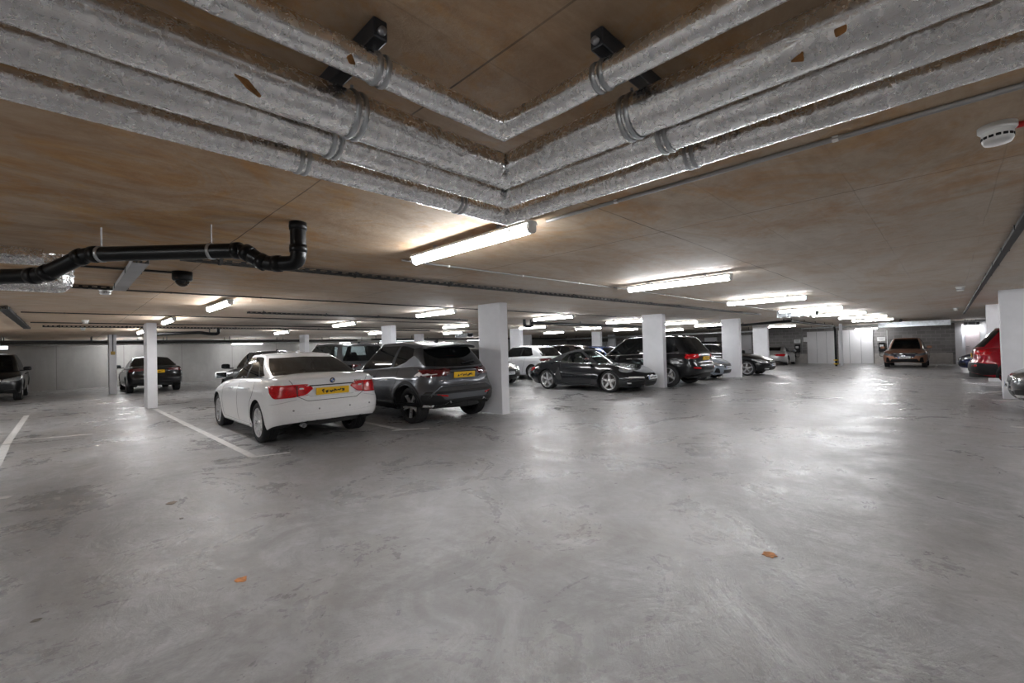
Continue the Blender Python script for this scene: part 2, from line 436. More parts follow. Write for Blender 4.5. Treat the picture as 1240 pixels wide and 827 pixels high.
class Car:
    def __init__(s, P, root):
        s.P = P; s.root = root
        s.L, s.W, s.H = P['L'], P['W'], P['H']
        s.xr = P['ro']; s.xf = P['L'] - P['fo']           # axles, x from the rear bumper
        s.rw = P['rw']; s.R = P['rw'] + P.get('archgap', 0.045)
        s.V = []; s.F = []; s.part = []; s.dk = P.get('dk', (1.0, 1.0))
        s.body(); s.house(); s.finish()

    # ---- lower body
    def zlow(s, x):
        z = interp(s.P['sill'], x)
        for ax in (s.xr, s.xf):
            d = x - ax
            if abs(d) <= s.R + 1e-6:
                z = max(z, s.rw + math.sqrt(max(0, s.R * s.R - d * d)))
        return z
    def surf(s, xr, yr, z):
        P = s.P
        zs = interp(P['zs'], xr); zb = interp(P['sill'], xr)
        zr = min(1.0, max(0.0, (z - zb) / (zs - zb)))
        y = yr * interp(P['wz'], zr)
        fl = P.get('flare', 0.0)
        if fl:
            for ax in (s.xr, s.xf):
                d = math.hypot(xr - ax, z - s.rw)
                y += math.copysign(fl, yr) * (1 - sstep(s.R * 0.95, s.R * 1.75, d)) * sstep(0.3, 0.7, abs(yr)) if yr else 0
        cr = P.get('crease')
        if cr:
            for cz, amp, wid in cr:
                zc = interp(cz, xr) if isinstance(cz, list) else cz
                y += (1 if yr > 0 else 0) * amp * math.exp(-((z - zc) / wid) ** 2) * sstep(0.25, 0.6, xr) * sstep(0.25, 0.6, s.L - xr)
        bl = P.get('blend', 0.75)
        x = xr - sstep(s.L - bl, s.L - 0.05, xr) * interp(P['fin'], z) + (1 - sstep(0.05, bl, xr)) * interp(P['rin'], z)
        return x, y
    def body(s):
        P = s.P; L = s.L; wh = s.W / 2
        cf, nf, cr, nr = P.get('cf', 0.65), P.get('nf', 2.9), P.get('cr', 0.5), P.get('nr', 3.2)
        q1 = quarter(cr, wh, nr); q2 = [(L - d, y) for d, y in quarter(cf, wh, nf)][::-1]
        line = q1 + q2
        tp = P.get('taper', [(0, 0.97), (L * 0.3, 1), (L * 0.68, 1), (L, 0.95)])
        line = [(x, y * interp(tp, x)) for x, y in line]
        al = [0.0]
        for a, b in zip(line, line[1:]): al.append(al[-1] + math.hypot(b[0] - a[0], b[1] - a[1]))
        A = np.array(al); LX = np.array([p[0] for p in line]); LY = np.array([p[1] for p in line])
        tot = A[-1]; st = P.get('step', 0.045)
        ts = list(np.linspace(0, tot, int(tot / st) + 1))
        mono = np.maximum.accumulate(LX)
        for ax in (s.xr, s.xf):
            for k in range(25):
                x = ax - s.R * math.cos(PI * k / 24)
                ts.append(float(np.interp(x, mono, A)))
            for e in (-1, 1): ts.append(float(np.interp(ax + e * (s.R + 0.004), mono, A)))
        ts = sorted(ts)
        keep = [ts[0]]
        for t in ts[1:]:
            if t - keep[-1] > 0.0035: keep.append(t)
        keep[-1] = tot
        xs = np.interp(keep, A, LX); ys = np.interp(keep, A, LY)
        nu = len(xs)
        vr = P.get('rows', [0, .05, .12, .2, .28, .36, .44, .52, .60, .68, .75, .82, .88, .93, .965, .985, 1.0])
        nv = len(vr)
        def vid(x, y, z):
            s.V.append((x - L / 2, y, z)); return len(s.V) - 1
        gl = [[0] * nv for _ in range(nu)]; gr = [[0] * nv for _ in range(nu)]
        for i in range(nu):
            z0, z1 = s.zlow(xs[i]), interp(P['zs'], xs[i])
            for j in range(nv):
                z = z0 + (z1 - z0) * vr[j]
                x, y = s.surf(xs[i], ys[i], z)
                gl[i][j] = vid(x, y, z)
                gr[i][j] = gl[i][j] if ys[i] < 1e-6 else vid(x, -y, z)
        cls = P.get('cls', lambda x, z, dz: 'body')
        def side_part(i, j):
            x = (xs[i] + xs[i + 1]) / 2
            z = (s.V[gl[i][j]][2] + s.V[gl[i + 1][j + 1]][2]) / 2
            # doors and bumpers
            if x < P['rbx'] and z < interp(P['rbz'], x): return 'rear_bumper'
            if x > L - P['fbx'] and z < interp(P['fbz'], x): return 'front_bumper'
            return 'body'
        for i in range(nu - 1):
            for j in range(nv - 1):
                p = side_part(i, j)
                s.F.append([gl[i][j], gl[i + 1][j], gl[i + 1][j + 1], gl[i][j + 1]]); s.part.append(p)
                s.F.append([gr[i][j], gr[i][j + 1], gr[i + 1][j + 1], gr[i + 1][j]]); s.part.append(p)
        # bonnet / boot / flange
        g = P['gh']; nc = 14
        rows = []
        for i in range(nu):
            a, b = s.V[gl[i][-1]], s.V[gr[i][-1]]
            yl = a[1]
            if yl < 1e-6:
                rows.append([gl[i][-1]] * (nc + 1)); continue
            r = [gl[i][-1]]
            crn = interp(P['crown'], xs[i]) * min(1.0, yl / 0.5)
            for k in range(1, nc):
                t = 1 - 2 * k / nc
                tt = math.copysign(abs(t) ** 0.85, t)
                h = crn * (1 - abs(tt) ** P.get('crownp', 2.4))
                if P.get('hoodline') and xs[i] > L * 0.6:
                    h += P['hoodline'] * math.exp(-((abs(tt) - 0.62) / 0.07) ** 2) * min(1.0, (xs[i] - L * 0.6) / 0.3) * min(1, yl / 0.5)
                r.append(vid(a[0] + L / 2, yl * tt, a[2] + h))
            r.append(gr[i][-1]); rows.append(r)
        for i in range(nu - 1):
            x = (xs[i] + xs[i + 1]) / 2
            for k in range(nc):
                if g['xD'] + 0.10 < x < g['xA'] - 0.12 and 1 <= k < nc - 1: continue
                p = 'bonnet' if x > g['xA'] - 0.12 else ('boot_lid' if x < g['xD'] + 0.1 else 'body')
                f = [rows[i][k], rows[i][k + 1], rows[i + 1][k + 1], rows[i + 1][k]]
                f2 = []
                for q in f:
                    if q not in f2: f2.append(q)
                if len(f2) > 2: s.F.append(f2[::-1]); s.part.append(p)
        # underside: liner that turns in from the bottom edge, then closes
        inn = []
        def vid(x, y, z):
            s.V.append((x, y, z)); return len(s.V) - 1
        for i in range(nu):
            a = s.V[gl[i][0]]
            yy = max(0.0, a[1] - 0.26)
            inn.append((vid(a[0], a[1] * 0.999, a[2]), vid(a[0], yy, a[2]), vid(a[0], -a[1] * 0.999, a[2]), vid(a[0], -yy, a[2]), vid(a[0], yy, 0.30), vid(a[0], -yy, 0.30)))
        for i in range(nu - 1):
            a, b = inn[i], inn[i + 1]
            for f in ([a[0], a[1], b[1], b[0]], [a[2], b[2], b[3], a[3]], [a[1], a[4], b[4], b[1]], [a[3], b[3], b[5], a[5]], [a[4], a[5], b[5], b[4]]):
                s.F.append(f); s.part.append('underbody')
        s.outline = (xs, ys)

    # ---- greenhouse
    def house(s):
        P = s.P; g = P['gh']; L = s.L
        N1, N2, N3 = 14, g.get('n2', 30), 16
        us = [i / N1 for i in range(N1)] + [1 + i / N2 for i in range(N2)] + [2 + i / N3 for i in range(N3 + 1)]
        for seg in g['segs']: us += [seg[0], seg[1]]
        us = sorted(set(round(u, 4) for u in us))
        u2 = [us[0]]
        brk = {round(x, 4) for seg in g['segs'] for x in seg[:2]}
        for u in us[1:]:
            if u - u2[-1] < 0.012:
                if u in brk and u2[-1] not in brk: u2[-1] = u
                elif u in brk: u2.append(u)
                continue
            u2.append(u)
        us = u2
        qf = quarter(g.get('cf', .5), 1.0, g.get('nf', 2.6), 80); qr = quarter(g.get('cr', .4), 1.0, g.get('nr', 3.0), 80)
        def arcpick(q, f, wy):
            A = [0.0]
            for a, b in zip(q, q[1:]): A.append(A[-1] + math.hypot(b[0] - a[0], (b[1] - a[1]) * wy))
            t = f * A[-1]
            return float(np.interp(t, A, [p[0] for p in q])), float(np.interp(t, A, [p[1] for p in q]))
        cfl, crl = g.get('cf', .5), g.get('cr', .4)
        def xy(u, v):
            xF = g['xA'] + (g['xB'] - g['xA']) * interp(g.get('ef', [(0, 0), (1, 1)]), v)
            xR = g['xD'] + (g['xC'] - g['xD']) * interp(g.get('er', [(0, 0), (1, 1)]), v)
            w = g['w0'] + (g['w1'] - g['w0']) * v + g.get('bulge', 0.03) * math.sin(PI * v)
            kr = (crl + (g.get('cr1', crl) - crl) * v) / crl; kf = (cfl + (g.get('cf1', cfl) - cfl) * v) / cfl
            if u < 1: d, y = arcpick(qr, u, 0.75); x = xR + d * kr
            elif u <= 2: x = xR + crl * kr + (u - 1) * (xF - cfl * kf - xR - crl * kr); y = 1.0
            else: d, y = arcpick(qf, 3 - u, 0.75); x = xF - d * kf
            # plan taper of the cabin
            y *= interp(g.get('taper', [(0, .96), (L * .45, 1), (L, .96)]), x)
            return x, y * w
        def bnd(key, u, dflt):
            pts = g.get(key)
            if not pts: return dflt
            return float(np.interp(u, [p[0] for p in pts], [p[1] for p in pts]))
        base = g['belt']; roof = g['roof']
        rowsn = 9
        grid_l = []; grid_r = []
        def vid(x, y, z):
            s.V.append((x - L / 2, y, z)); return len(s.V) - 1
        def point(u, v):
            x, y = xy(u, v)
            x0, _ = xy(u, 0); x1, _ = xy(u, 1)
            zb = interp(base, x0) - 0.012; zt = interp(roof, x1)
            return x, y, zb + (zt - zb) * v
        vv = []
        for u in us:
            v0, v1 = bnd('v0', u, .07), bnd('v1', u, .9)
            vs = [0, v0] + [v0 + (v1 - v0) * k / 6 for k in range(1, 7)] + [(1 + v1) / 2, 1.0]
            vv.append(vs)
            ll, rr = [], []
            for v in vs:
                x, y, z = point(u, v)
                a = vid(x, y, z); ll.append(a); rr.append(a if y < 1e-6 else vid(x, -y, z))
            grid_l.append(ll); grid_r.append(rr)
        nv = len(vv[0])
        def us_seg(a, b):
            m = (a + b) / 2
            return [x for x, y, n in g['segs'] if x <= m <= y][0]
        def seg(u):
            for a, b, n in g['segs']:
                if a <= u <= b: return n
            return 'roof'
        black = g.get('black', ())
        for i in range(len(us) - 1):
            n = seg((us[i] + us[i + 1]) / 2)
            for j in range(nv - 1):
                zone = 'glass' if 1 <= j < nv - 3 else ('low' if j == 0 else 'top')
                for sd, G in (('l', grid_l), ('r', grid_r)):
                    if zone == 'glass' and n not in ('roof', 'pillar'):
                        p = n if n in ('windscreen', 'rear_window') else n + '_%.2f' % us_seg(us[i], us[i+1]) + ('#' if sd == 'l' else '##')
                    elif zone == 'glass' and n == 'pillar': p = 'roof'
                    elif zone == 'low' and 'low' in black and n != 'roof': p = 'window_trim'
                    elif zone == 'top' and 'top' in black: p = 'window_trim'
                    else: p = 'roof'
                    f = [G[i][j], G[i + 1][j], G[i + 1][j + 1], G[i][j + 1]]
                    f2 = []
                    for q in f:
                        if q not in f2: f2.append(q)
                    if len(f2) < 3: continue
                    s.F.append(f2 if sd == 'l' else f2[::-1]); s.part.append(p)
        # roof cap
        nc = 12; rows = []
        for i in range(len(us)):
            a = s.V[grid_l[i][-1]]
            if a[1] < 1e-6: rows.append([grid_l[i][-1]] * (nc + 1)); continue
            r = [grid_l[i][-1]]
            for k in range(1, nc):
                t = 1 - 2 * k / nc
                tt = math.copysign(abs(t) ** 0.85, t)
                h = g.get('crown', .045) * (1 - abs(tt) ** 2.2) * min(1.0, a[1] / 0.45)
                r.append(vid(a[0] + L / 2, a[1] * tt, a[2] + h))
            r.append(grid_r[i][-1]); rows.append(r)
        for i in range(len(us) - 1):
            for k in range(nc):
                f = [rows[i][k], rows[i][k + 1], rows[i + 1][k + 1], rows[i + 1][k]]
                f2 = []
                for q in f:
                    if q not in f2: f2.append(q)
                if len(f2) > 2: s.F.append(f2[::-1]); s.part.append('roof')

    def finish(s):
        s.F = [f[::-1] for f in s.F]
        V = np.array(s.V)
        N = np.zeros_like(V)
        for f, p in zip(s.F, s.part):
            if p == 'underbody': continue
            a, b, c = V[f[0]], V[f[1]], V[f[2]]
            n = np.cross(b - a, c - a)
            if len(f) == 4: n = n + np.cross(c - a, V[f[3]] - a)
            for q in f: N[q] += n
        ln = np.linalg.norm(N, axis=1); ln[ln < 1e-9] = 1; N = N / ln[:, None]
        s.bvh = BVHTree.FromPolygons([Vector(v) for v in s.V], [f for f, p in zip(s.F, s.part) if p != 'underbody'])
        P = s.P; mats = P['mats']
        groups = {}
        for f, p in zip(s.F, s.part): groups.setdefault(p, []).append(f)
        s.objs = {}
        for p, fs in groups.items():
            nm = p.split('_0.')[0].split('_1.')[0].split('_2.')[0].rstrip('#')
            used = sorted({q for f in fs for q in f}); mp = {q: k for k, q in enumerate(used)}
            me = bpy.data.meshes.new(nm)
            me.from_pydata([s.V[q] for q in used], [], [[mp[q] for q in f] for f in fs])
            me.polygons.foreach_set('use_smooth', [p != 'underbody'] * len(fs))
            m = mats.get(nm)
            if m is None:
                m = mats['glass'] if 'window' in nm or nm == 'windscreen' else mats['paint']
                if nm == 'window_trim' or nm == 'pillar_trim': m = M_BLACKP
                if nm == 'underbody': m = M_DARK
            me.materials.append(m)
            if p != 'underbody': me.normals_split_custom_set_from_vertices([tuple(N[q]) for q in used])
            o = bpy.data.objects.new(nm, me); COL.objects.link(o); o.parent = s.root
            s.objs.setdefault(nm, []).append(o)

    # ---- details laid on the body
    def hit(s, o, d):
        h = s.bvh.ray_cast(Vector(o), Vector(d))
        return h[0], h[1]
    def frame(s, view):
        L = s.L
        if view == 'rear': return Vector((-L/2 - 2, 0, 0)), Vector((1, 0, 0)), Vector((0, 1, 0)), Vector((0, 0, 1))
        if view == 'front': return Vector((L/2 + 2, 0, 0)), Vector((-1, 0, 0)), Vector((0, 1, 0)), Vector((0, 0, 1))
        if view == 'left': return Vector((-L/2, 3, 0)), Vector((0, -1, 0)), Vector((1, 0, 0)), Vector((0, 0, 1))
        if view == 'right': return Vector((-L/2, -3, 0)), Vector((0, 1, 0)), Vector((1, 0, 0)), Vector((0, 0, 1))
        if view == 'top': return Vector((-L/2, 0, 4)), Vector((0, 0, -1)), Vector((1, 0, 0)), Vector((0, 1, 0))
        a = math.radians({'rl': -45, 'rr': 45, 'fl': -135, 'fr': 135}[view])
        d = Vector((math.cos(a), math.sin(a), 0))
        h = Vector((-d.y, d.x, 0))
        return -5 * d, d, h, Vector((0, 0, 1))
    def proj_mesh(s, name, pts, fs, view, mat, off=0.004, thick=0.02, parent=None, smooth=True):
        o, d, h, v = s.frame(view)
        front = []
        for a, b in pts:
            if view in ('left', 'right'): a *= s.dk[0]
            elif view == 'top': a *= s.dk[0]; b *= s.dk[1]
            else: a *= s.dk[1]
            p = o + h * a + v * b
            q, n = s.hit(p, d)
            if q is None:
                q, n, _, _ = s.bvh.find_nearest(p + d * {'left': 2.2, 'right': 2.2, 'rear': 2.1, 'front': 2.1, 'top': 3.0}.get(view, 3.0))
            front.append(q - d * off)
        n = len(front)
        back = [q + d * thick for q in front]
        edges = {}
        for f in fs:
            for a, b in zip(f, f[1:] + f[:1]): edges[(a, b)] = edges.get((a, b), 0) + 1
        allf = [list(f) for f in fs] + [[q + n for q in f][::-1] for f in fs]
        sm = [smooth] * len(fs) + [False] * len(fs)
        for (a, b) in edges:
            if (b, a) not in edges: allf.append([b, a, a + n, b + n]); sm.append(False)
        mb = MB(); mb.v = [tuple(q) for q in front + back]; mb.f = allf; mb.sm = sm
        return mb.build(name, mat, parent or s.root)
    def patch(s, name, poly, view, mat, off=0.004, thick=0.02, parent=None, res=0.035, rnd=0.0):
        if rnd: poly = roundpoly(poly, rnd)
        bm = bmesh.new()
        vs = [bm.verts.new((a, b, 0)) for a, b in poly]
        bm.faces.new(vs)
        bmesh.ops.triangulate(bm, faces=bm.faces[:])
        for _ in range(4):
            le = [e for e in bm.edges if e.calc_length() > res]
            if not le: break
            bmesh.ops.subdivide_edges(bm, edges=le, cuts=1)
            bmesh.ops.triangulate(bm, faces=[f for f in bm.faces if len(f.verts) > 3])
        bm.verts.index_update()
        pts = [(v.co.x, v.co.y) for v in bm.verts]; fs = [[v.index for v in f.verts] for f in bm.faces]
        bm.free()
        return s.proj_mesh(name, pts, fs, view, mat, off, thick, parent)
    def strip(s, name, line, view, width, mat, off=0.003, thick=0.012, parent=None, n=24, closed=False):
        """thin band along a 2-D line laid on the body"""
        pts = resample(line, n)
        L_, R_ = [], []
        m = len(pts)
        for i in range(m):
            a, b = pts[max(0, i - 1)], pts[min(m - 1, i + 1)]
            tx, ty = b[0] - a[0], b[1] - a[1]; l = math.hypot(tx, ty) or 1
            w = width / 2
            L_.append((pts[i][0] - ty / l * w, pts[i][1] + tx / l * w)); R_.append((pts[i][0] + ty / l * w, pts[i][1] - tx / l * w))
        fs = [[i, i + 1, m + i + 1, m + i] for i in range(m - 1)]
        return s.proj_mesh(name, L_ + R_, fs, view, mat, off, thick, parent)
    def both(s, fn, name, poly, view, *a, **k):
        """left and mirrored right copy of a side or corner detail"""
        r = [fn(name, poly, view, *a, **k)]
        mv = {'left': 'right', 'rl': 'rr', 'fl': 'fr'}.get(view, view)
        if view in ('left',): r.append(fn(name, poly, mv, *a, **k))
        else: r.append(fn(name, [(-x, y) for x, y in poly][::-1], mv, *a, **k))
        return r
    def plate(s, view, y, z, yellow, w=0.52, h=0.111, blue=True, tilt=0.0, marks=True):
        o, d, hh, v = s.frame(view)
        q = None
        for dz in (0, -h/2, h/2):
            for dy in (0, -w*.4, w*.4):
                r, _ = s.hit(o + hh * (y + dy) + v * (z + dz), d)
                if r is not None and (q is None or r.dot(d) < q): q = r.dot(d)
        if q is None: return
        sg = -1 if view == 'rear' else 1
        c = Vector((d.x * q + sg * 0.012, y, z))
        M = Matrix.Rotation(sg * tilt, 3, 'Y')
        mb = MB(); mb.box(c, (0.016, w, h), 0.006, M=M)
        pl = mb.build('number_plate', M_YPLATE if yellow else M_WPLATE, s.root)
        if not yellow: pl['label'] = 'white number plate'
        else: pl['label'] = 'yellow number plate'
        if marks:
            rnd = random.Random(int(abs(s.P['L'] * 1000 + s.P['H'] * 100)))
            t = MB(); x = sg * 0.0095
            for k in range(6):
                yy = -w * 0.33 + k * w * 0.125 + rnd.uniform(-.008, .008)
                for _ in range(3):
                    t.box(c + M @ Vector((x, yy + rnd.uniform(-.022, .022), rnd.uniform(-.018, .018))), (0.003, rnd.uniform(.012, .045), rnd.uniform(.012, .03)), 0.001, M=M @ Matrix.Rotation(rnd.uniform(-.5, .5), 3, 'X'))
            t.build('blurred_characters', M_INK, pl)
            if not yellow and blue:
                t = MB(); t.box(c + M @ Vector((x, -sg * -1 * w * 0.46 * (-1), 0)), (0.003, 0.035, h * 0.9), 0.001, M=M)
                t.build('blue_band', M_BLUEB, pl)
        return pl
    def seams(s, lines, view='left', width=0.008):
        mb = None
        for ln in lines:
            s.both(s.strip, 'door_seam', ln, view, width, M_DARK, off=0.0015, thick=0.006, n=20)
    def wheels(s, style, rimr, tw=0.225, rimmat=None, spokemat=None):
        rimmat = rimmat or M_SILVER
        for ax in (s.xr, s.xf):
            for sd in (1, -1):
                y = sd * (s.W / 2 * interp(s.P.get('taper', [(0, 0.97), (s.L * 0.3, 1), (s.L * 0.68, 1), (s.L, 0.95)]), ax) - s.P.get('winset', 0.035))
                make_wheel(s, ax - s.L / 2, y, sd, s.rw, rimr, tw, style, rimmat, spokemat)
    def mirrors(s, x, y, z, mat, size=(0.16, 0.22, 0.15)):
        for sd in (1, -1):
            mb = MB()
            # shell: squashed rounded box
            bm = bmesh.new(); bmesh.ops.create_uvsphere(bm, u_segments=16, v_segments=10, radius=0.5)
            vs = []
            for v in bm.verts:
                c = v.co
                p = [math.copysign(abs(q * 2) ** 0.6, q) * 0.5 for q in c]
                vs.append((x - s.L/2 + p[0] * size[0] * (1.0 if p[0] > 0 else 0.6), sd * (y + size[1] * 0.5) + p[1] * size[1], z + p[2] * size[2]))
            bm.verts.index_update()
            mb.add(vs, [[v.index for v in f.verts] for f in bm.faces], True); bm.free()
            o = mb.build('wing_mirror', mat, s.root)
            a = MB(); a.box((x - s.L/2 + 0.01, sd * (y - 0.02), z - size[2] * 0.42), (0.07, 0.14, 0.035), 0.012)
            a.build('mirror_arm', M_BLACKP, o)
            gl = MB(); gl.box((x - s.L/2 - size[0] * 0.30, sd * (y + size[1] * 0.5), z), (0.006, size[1] * 0.82, size[2] * 0.74), 0.002)
            gl.build('mirror_glass', M_MIRROR, o)
    def handles(s, spots, mat, w=0.21):
        for x, z in spots:
            for sd in ('left', 'right'):
                o, d, h, v = s.frame(sd)
                q, n = s.hit(o + h * x + v * z, d)
                if q is None: continue
                mb = MB(); mb.box(q - d * 0.018, (w, 0.028, 0.034), 0.013)
                mb.box(q - d * 0.004 + Vector((w * .45, 0, 0)), (0.03, 0.03, 0.03), 0.01)
                mb.box(q - d * 0.004 - Vector((w * .45, 0, 0)), (0.03, 0.03, 0.03), 0.01)
                mb.build('door_handle', mat, s.root)
    def interior(s, zf=0.32, seatz=0.5, front=True, rear=True, mat=None):
        g = s.P['gh']; L2 = s.L / 2
        mat = mat or M_SEAT
        xf = g['xA'] - 1.15; xr = g['xD'] + 0.62
        yy = g['w0'] * 0.52
        if front:
            for sd in (1, -1):
                mb = MB()
                mb.box((xf - L2, sd * yy, seatz - 0.07), (0.5, 0.5, 0.16), 0.05)
                mb.box((xf - 0.30 - L2, sd * yy, seatz + 0.28), (0.14, 0.46, 0.62), 0.055, M=Matrix.Rotation(math.radians(-14), 3, 'Y'))
                st = mb.build('front_seat', mat, s.root)
                hb = MB(); hb.box((xf - 0.38 - L2, sd * yy, seatz + 0.66), (0.10, 0.26, 0.16), 0.045)
                hb.build('headrest', mat, st)
        if rear:
            mb = MB()
            mb.box((xr - L2, 0, seatz - 0.05), (0.5, g['w0'] * 1.6, 0.16), 0.05)
            mb.box((xr - 0.26 - L2, 0, seatz + 0.22), (0.14, g['w0'] * 1.6, 0.5), 0.05, M=Matrix.Rotation(math.radians(-16), 3, 'Y'))
            rb = mb.build('rear_bench', mat, s.root)
            hb = MB()
            for sd in (1, -1): hb.box((xr - 0.36 - L2, sd * yy * 0.95, seatz + 0.52), (0.09, 0.24, 0.14), 0.04)
            hb.build('headrests', mat, rb)
        mb = MB(); zb = interp(s.P['zs'], g['xA'] - 0.3)
        mb.box((g['xA'] - 0.42 - L2, 0, zb - 0.14), (0.45, g['w0'] * 1.75, 0.26), 0.08)
        db = mb.build('dashboard', M_SEAT, s.root)
        w = MB(); M = Matrix.Translation((g['xA'] - 0.74 - L2, -yy, zb - 0.03)) @ Matrix.Rotation(math.radians(-68), 4, 'Y')
        prof = [(0.175 + 0.015 * math.cos(2*PI*k/8), 0.015 * math.sin(2*PI*k/8)) for k in range(8)]
        w.lathe(prof, M, 24, True, True); w.lathe([(0.001, 0), (0.05, 0.004), (0.05, -0.02), (0.001, -0.02)], M, 12)
        for k in range(3):
            M2 = M @ Matrix.Rotation(k * 2 * PI / 3 + 0.5, 4, 'Z') @ Matrix.Translation((0.1, 0, 0)); w.box(M2.translation, (0.17, 0.03, 0.012), 0.004, M=M2.to_3x3())
        w.build('steering_wheel', M_BLACKP, db)
        fl = MB(); fl.box(((g['xA'] + g['xD']) / 2 - L2, 0, zf), (g['xA'] - g['xD'] - 0.1, g['w0'] * 1.8, 0.03), 0.01)
        fl.build('cabin_floor', M_DARK, s.root)

def resample(line, n):
    A = [0.0]
    for a, b in zip(line, line[1:]): A.append(A[-1] + math.hypot(b[0] - a[0], b[1] - a[1]))
    return [(float(np.interp(t, A, [p[0] for p in line])), float(np.interp(t, A, [p[1] for p in line]))) for t in np.linspace(0, A[-1], n)]

def roundpoly(poly, r, k=4):
    out = []; n = len(poly)
    for i in range(n):
        p0, p1, p2 = Vector((*poly[i - 1], 0)), Vector((*poly[i], 0)), Vector((*poly[(i + 1) % n], 0))
        a, b = p0 - p1, p2 - p1
        rr = min(r, a.length * 0.45, b.length * 0.45)
        s, e = p1 + a.normalized() * rr, p1 + b.normalized() * rr
        for j in range(k + 1):
            t = j / k
            q = s * (1 - t) ** 2 + p1 * 2 * t * (1 - t) + e * t * t
            out.append((q.x, q.y))
    return out

def make_wheel(s, x, y, sd, r, rr, tw, style, rimmat, spokemat=None):
    # local z of the lathe = outward
    M = Matrix.Translation((x, y, r)) @ Matrix.Rotation(-sd * PI / 2, 4, 'X')
    mb = MB()
    prof = [(rr - 0.005, -tw + 0.03), (rr + 0.03, -tw), (r - 0.03, -tw), (r - 0.008, -tw + 0.012), (r, -tw + 0.03)]
    for k in range(4):
        zz = -tw + 0.05 + k * (tw - 0.1) / 3.6
        prof += [(r, zz), (r - 0.006, zz + 0.004), (r - 0.006, zz + 0.010), (r, zz + 0.014)]
    prof += [(r, -0.03), (r - 0.008, -0.012), (r - 0.03, 0.0), (rr + 0.03, 0.004), (rr + 0.006, -0.006), (rr - 0.005, -0.02)]
    mb.lathe(prof, M, 40)
    ty = mb.build('tyre', M_RUBBER, s.root)
    rim = MB()
    rim.lathe([(rr + 0.004, -0.006), (rr + 0.004, -0.018), (rr - 0.014, -0.022), (rr - 0.022, -0.05), (rr - 0.03, -0.14)], M, 40)
    rim.lathe([(rr + 0.004, -0.006), (rr - 0.008, -0.004), (rr - 0.016, -0.016)], M, 40)
    hub = 0.062
    barrel = rim
    if spokemat: rim = MB()
    rim.lathe([(0.001, -0.012), (0.03, -0.012), (0.034, -0.018), (hub, -0.026), (hub + 0.012, -0.06)], M, 24)
    def spoke(a, w0, w1, z0=-0.028, z1=-0.014, r0=0.045, r1=None, skew=0.0):
        r1 = r1 or rr - 0.008
        poly = [(r0, -w0), (r1, -w1 + skew), (r1, w1 + skew), (r0, w0)]
        R = M @ Matrix.Rotation(a, 4, 'Z')
        vs = []
        for (px, py) in poly:
            t = (px - r0) / (r1 - r0)
            vs.append(R @ Vector((px, py, z0 + (z1 - z0) * t)))
        for (px, py) in poly:
            t = (px - r0) / (r1 - r0)
            vs.append(R @ Vector((px, py * 1.25, z0 + (z1 - z0) * t - 0.03)))
        rim.add(vs, [[0, 1, 2, 3], [4, 7, 6, 5], [0, 4, 5, 1], [1, 5, 6, 2], [2, 6, 7, 3], [3, 7, 4, 0]])
    kind, n = style
    for k in range(n):
        a = 2 * PI * k / n + 0.3
        if kind == 'star': spoke(a, 0.036, 0.026)
        elif kind == 'fork':
            spoke(a - 0.10, 0.017, 0.012); spoke(a + 0.10, 0.017, 0.012)
        elif kind == 'fan':
            spoke(a, 0.030, 0.055, skew=0.02)
        elif kind == 'thin': spoke(a, 0.013, 0.010)
        elif kind == 'taper': spoke(a, 0.024, 0.040)
    ro = barrel.build('alloy_rim', rimmat, ty)
    if spokemat: rim.build('wheel_spokes', spokemat, ty)
    if rimmat is not M_SILVER: ro['label'] = 'dark two-tone alloy rim'
    ds = MB(); ds.lathe([(0.001, -0.075), (rr * 0.74, -0.075), (rr * 0.74, -0.095), (0.001, -0.095)], M, 28)
    ds.lathe([(0.001, -0.13), (rr - 0.02, -0.13)], M, 28)
    ds.build('brake_disc', M_DISC if rimmat is M_SILVER else M_DALLOY, ty)
    return ty

# floor slope: the far end of the aisle falls towards a drain
def floor_z(x): return -0.0145 * max(0.0, x - 16.0)

def car_root(name, x, y, heading, label, cat='car'):
    o = bpy.data.objects.new(name, None); COL.objects.link(o)
    sl = math.atan(0.0145) if x > 16 else 0.0
    M = Matrix.Rotation(sl, 4, 'Y') @ Matrix.Rotation(math.radians(heading), 4, 'Z')
    o.rotation_euler = M.to_euler()
    o.location = (x, y, floor_z(x) )
    tag(o, label, cat)
    return o
# ------------------------------------------------------------------ car shapes
WZ = [(0, .93), (.1, .965), (.3, .99), (.5, 1.0), (.72, .985), (.88, .955), (.955, .915), (1, .87)]
def scalept(pts, kx, kz): return [(x * kx, z * kz) for x, z in pts]

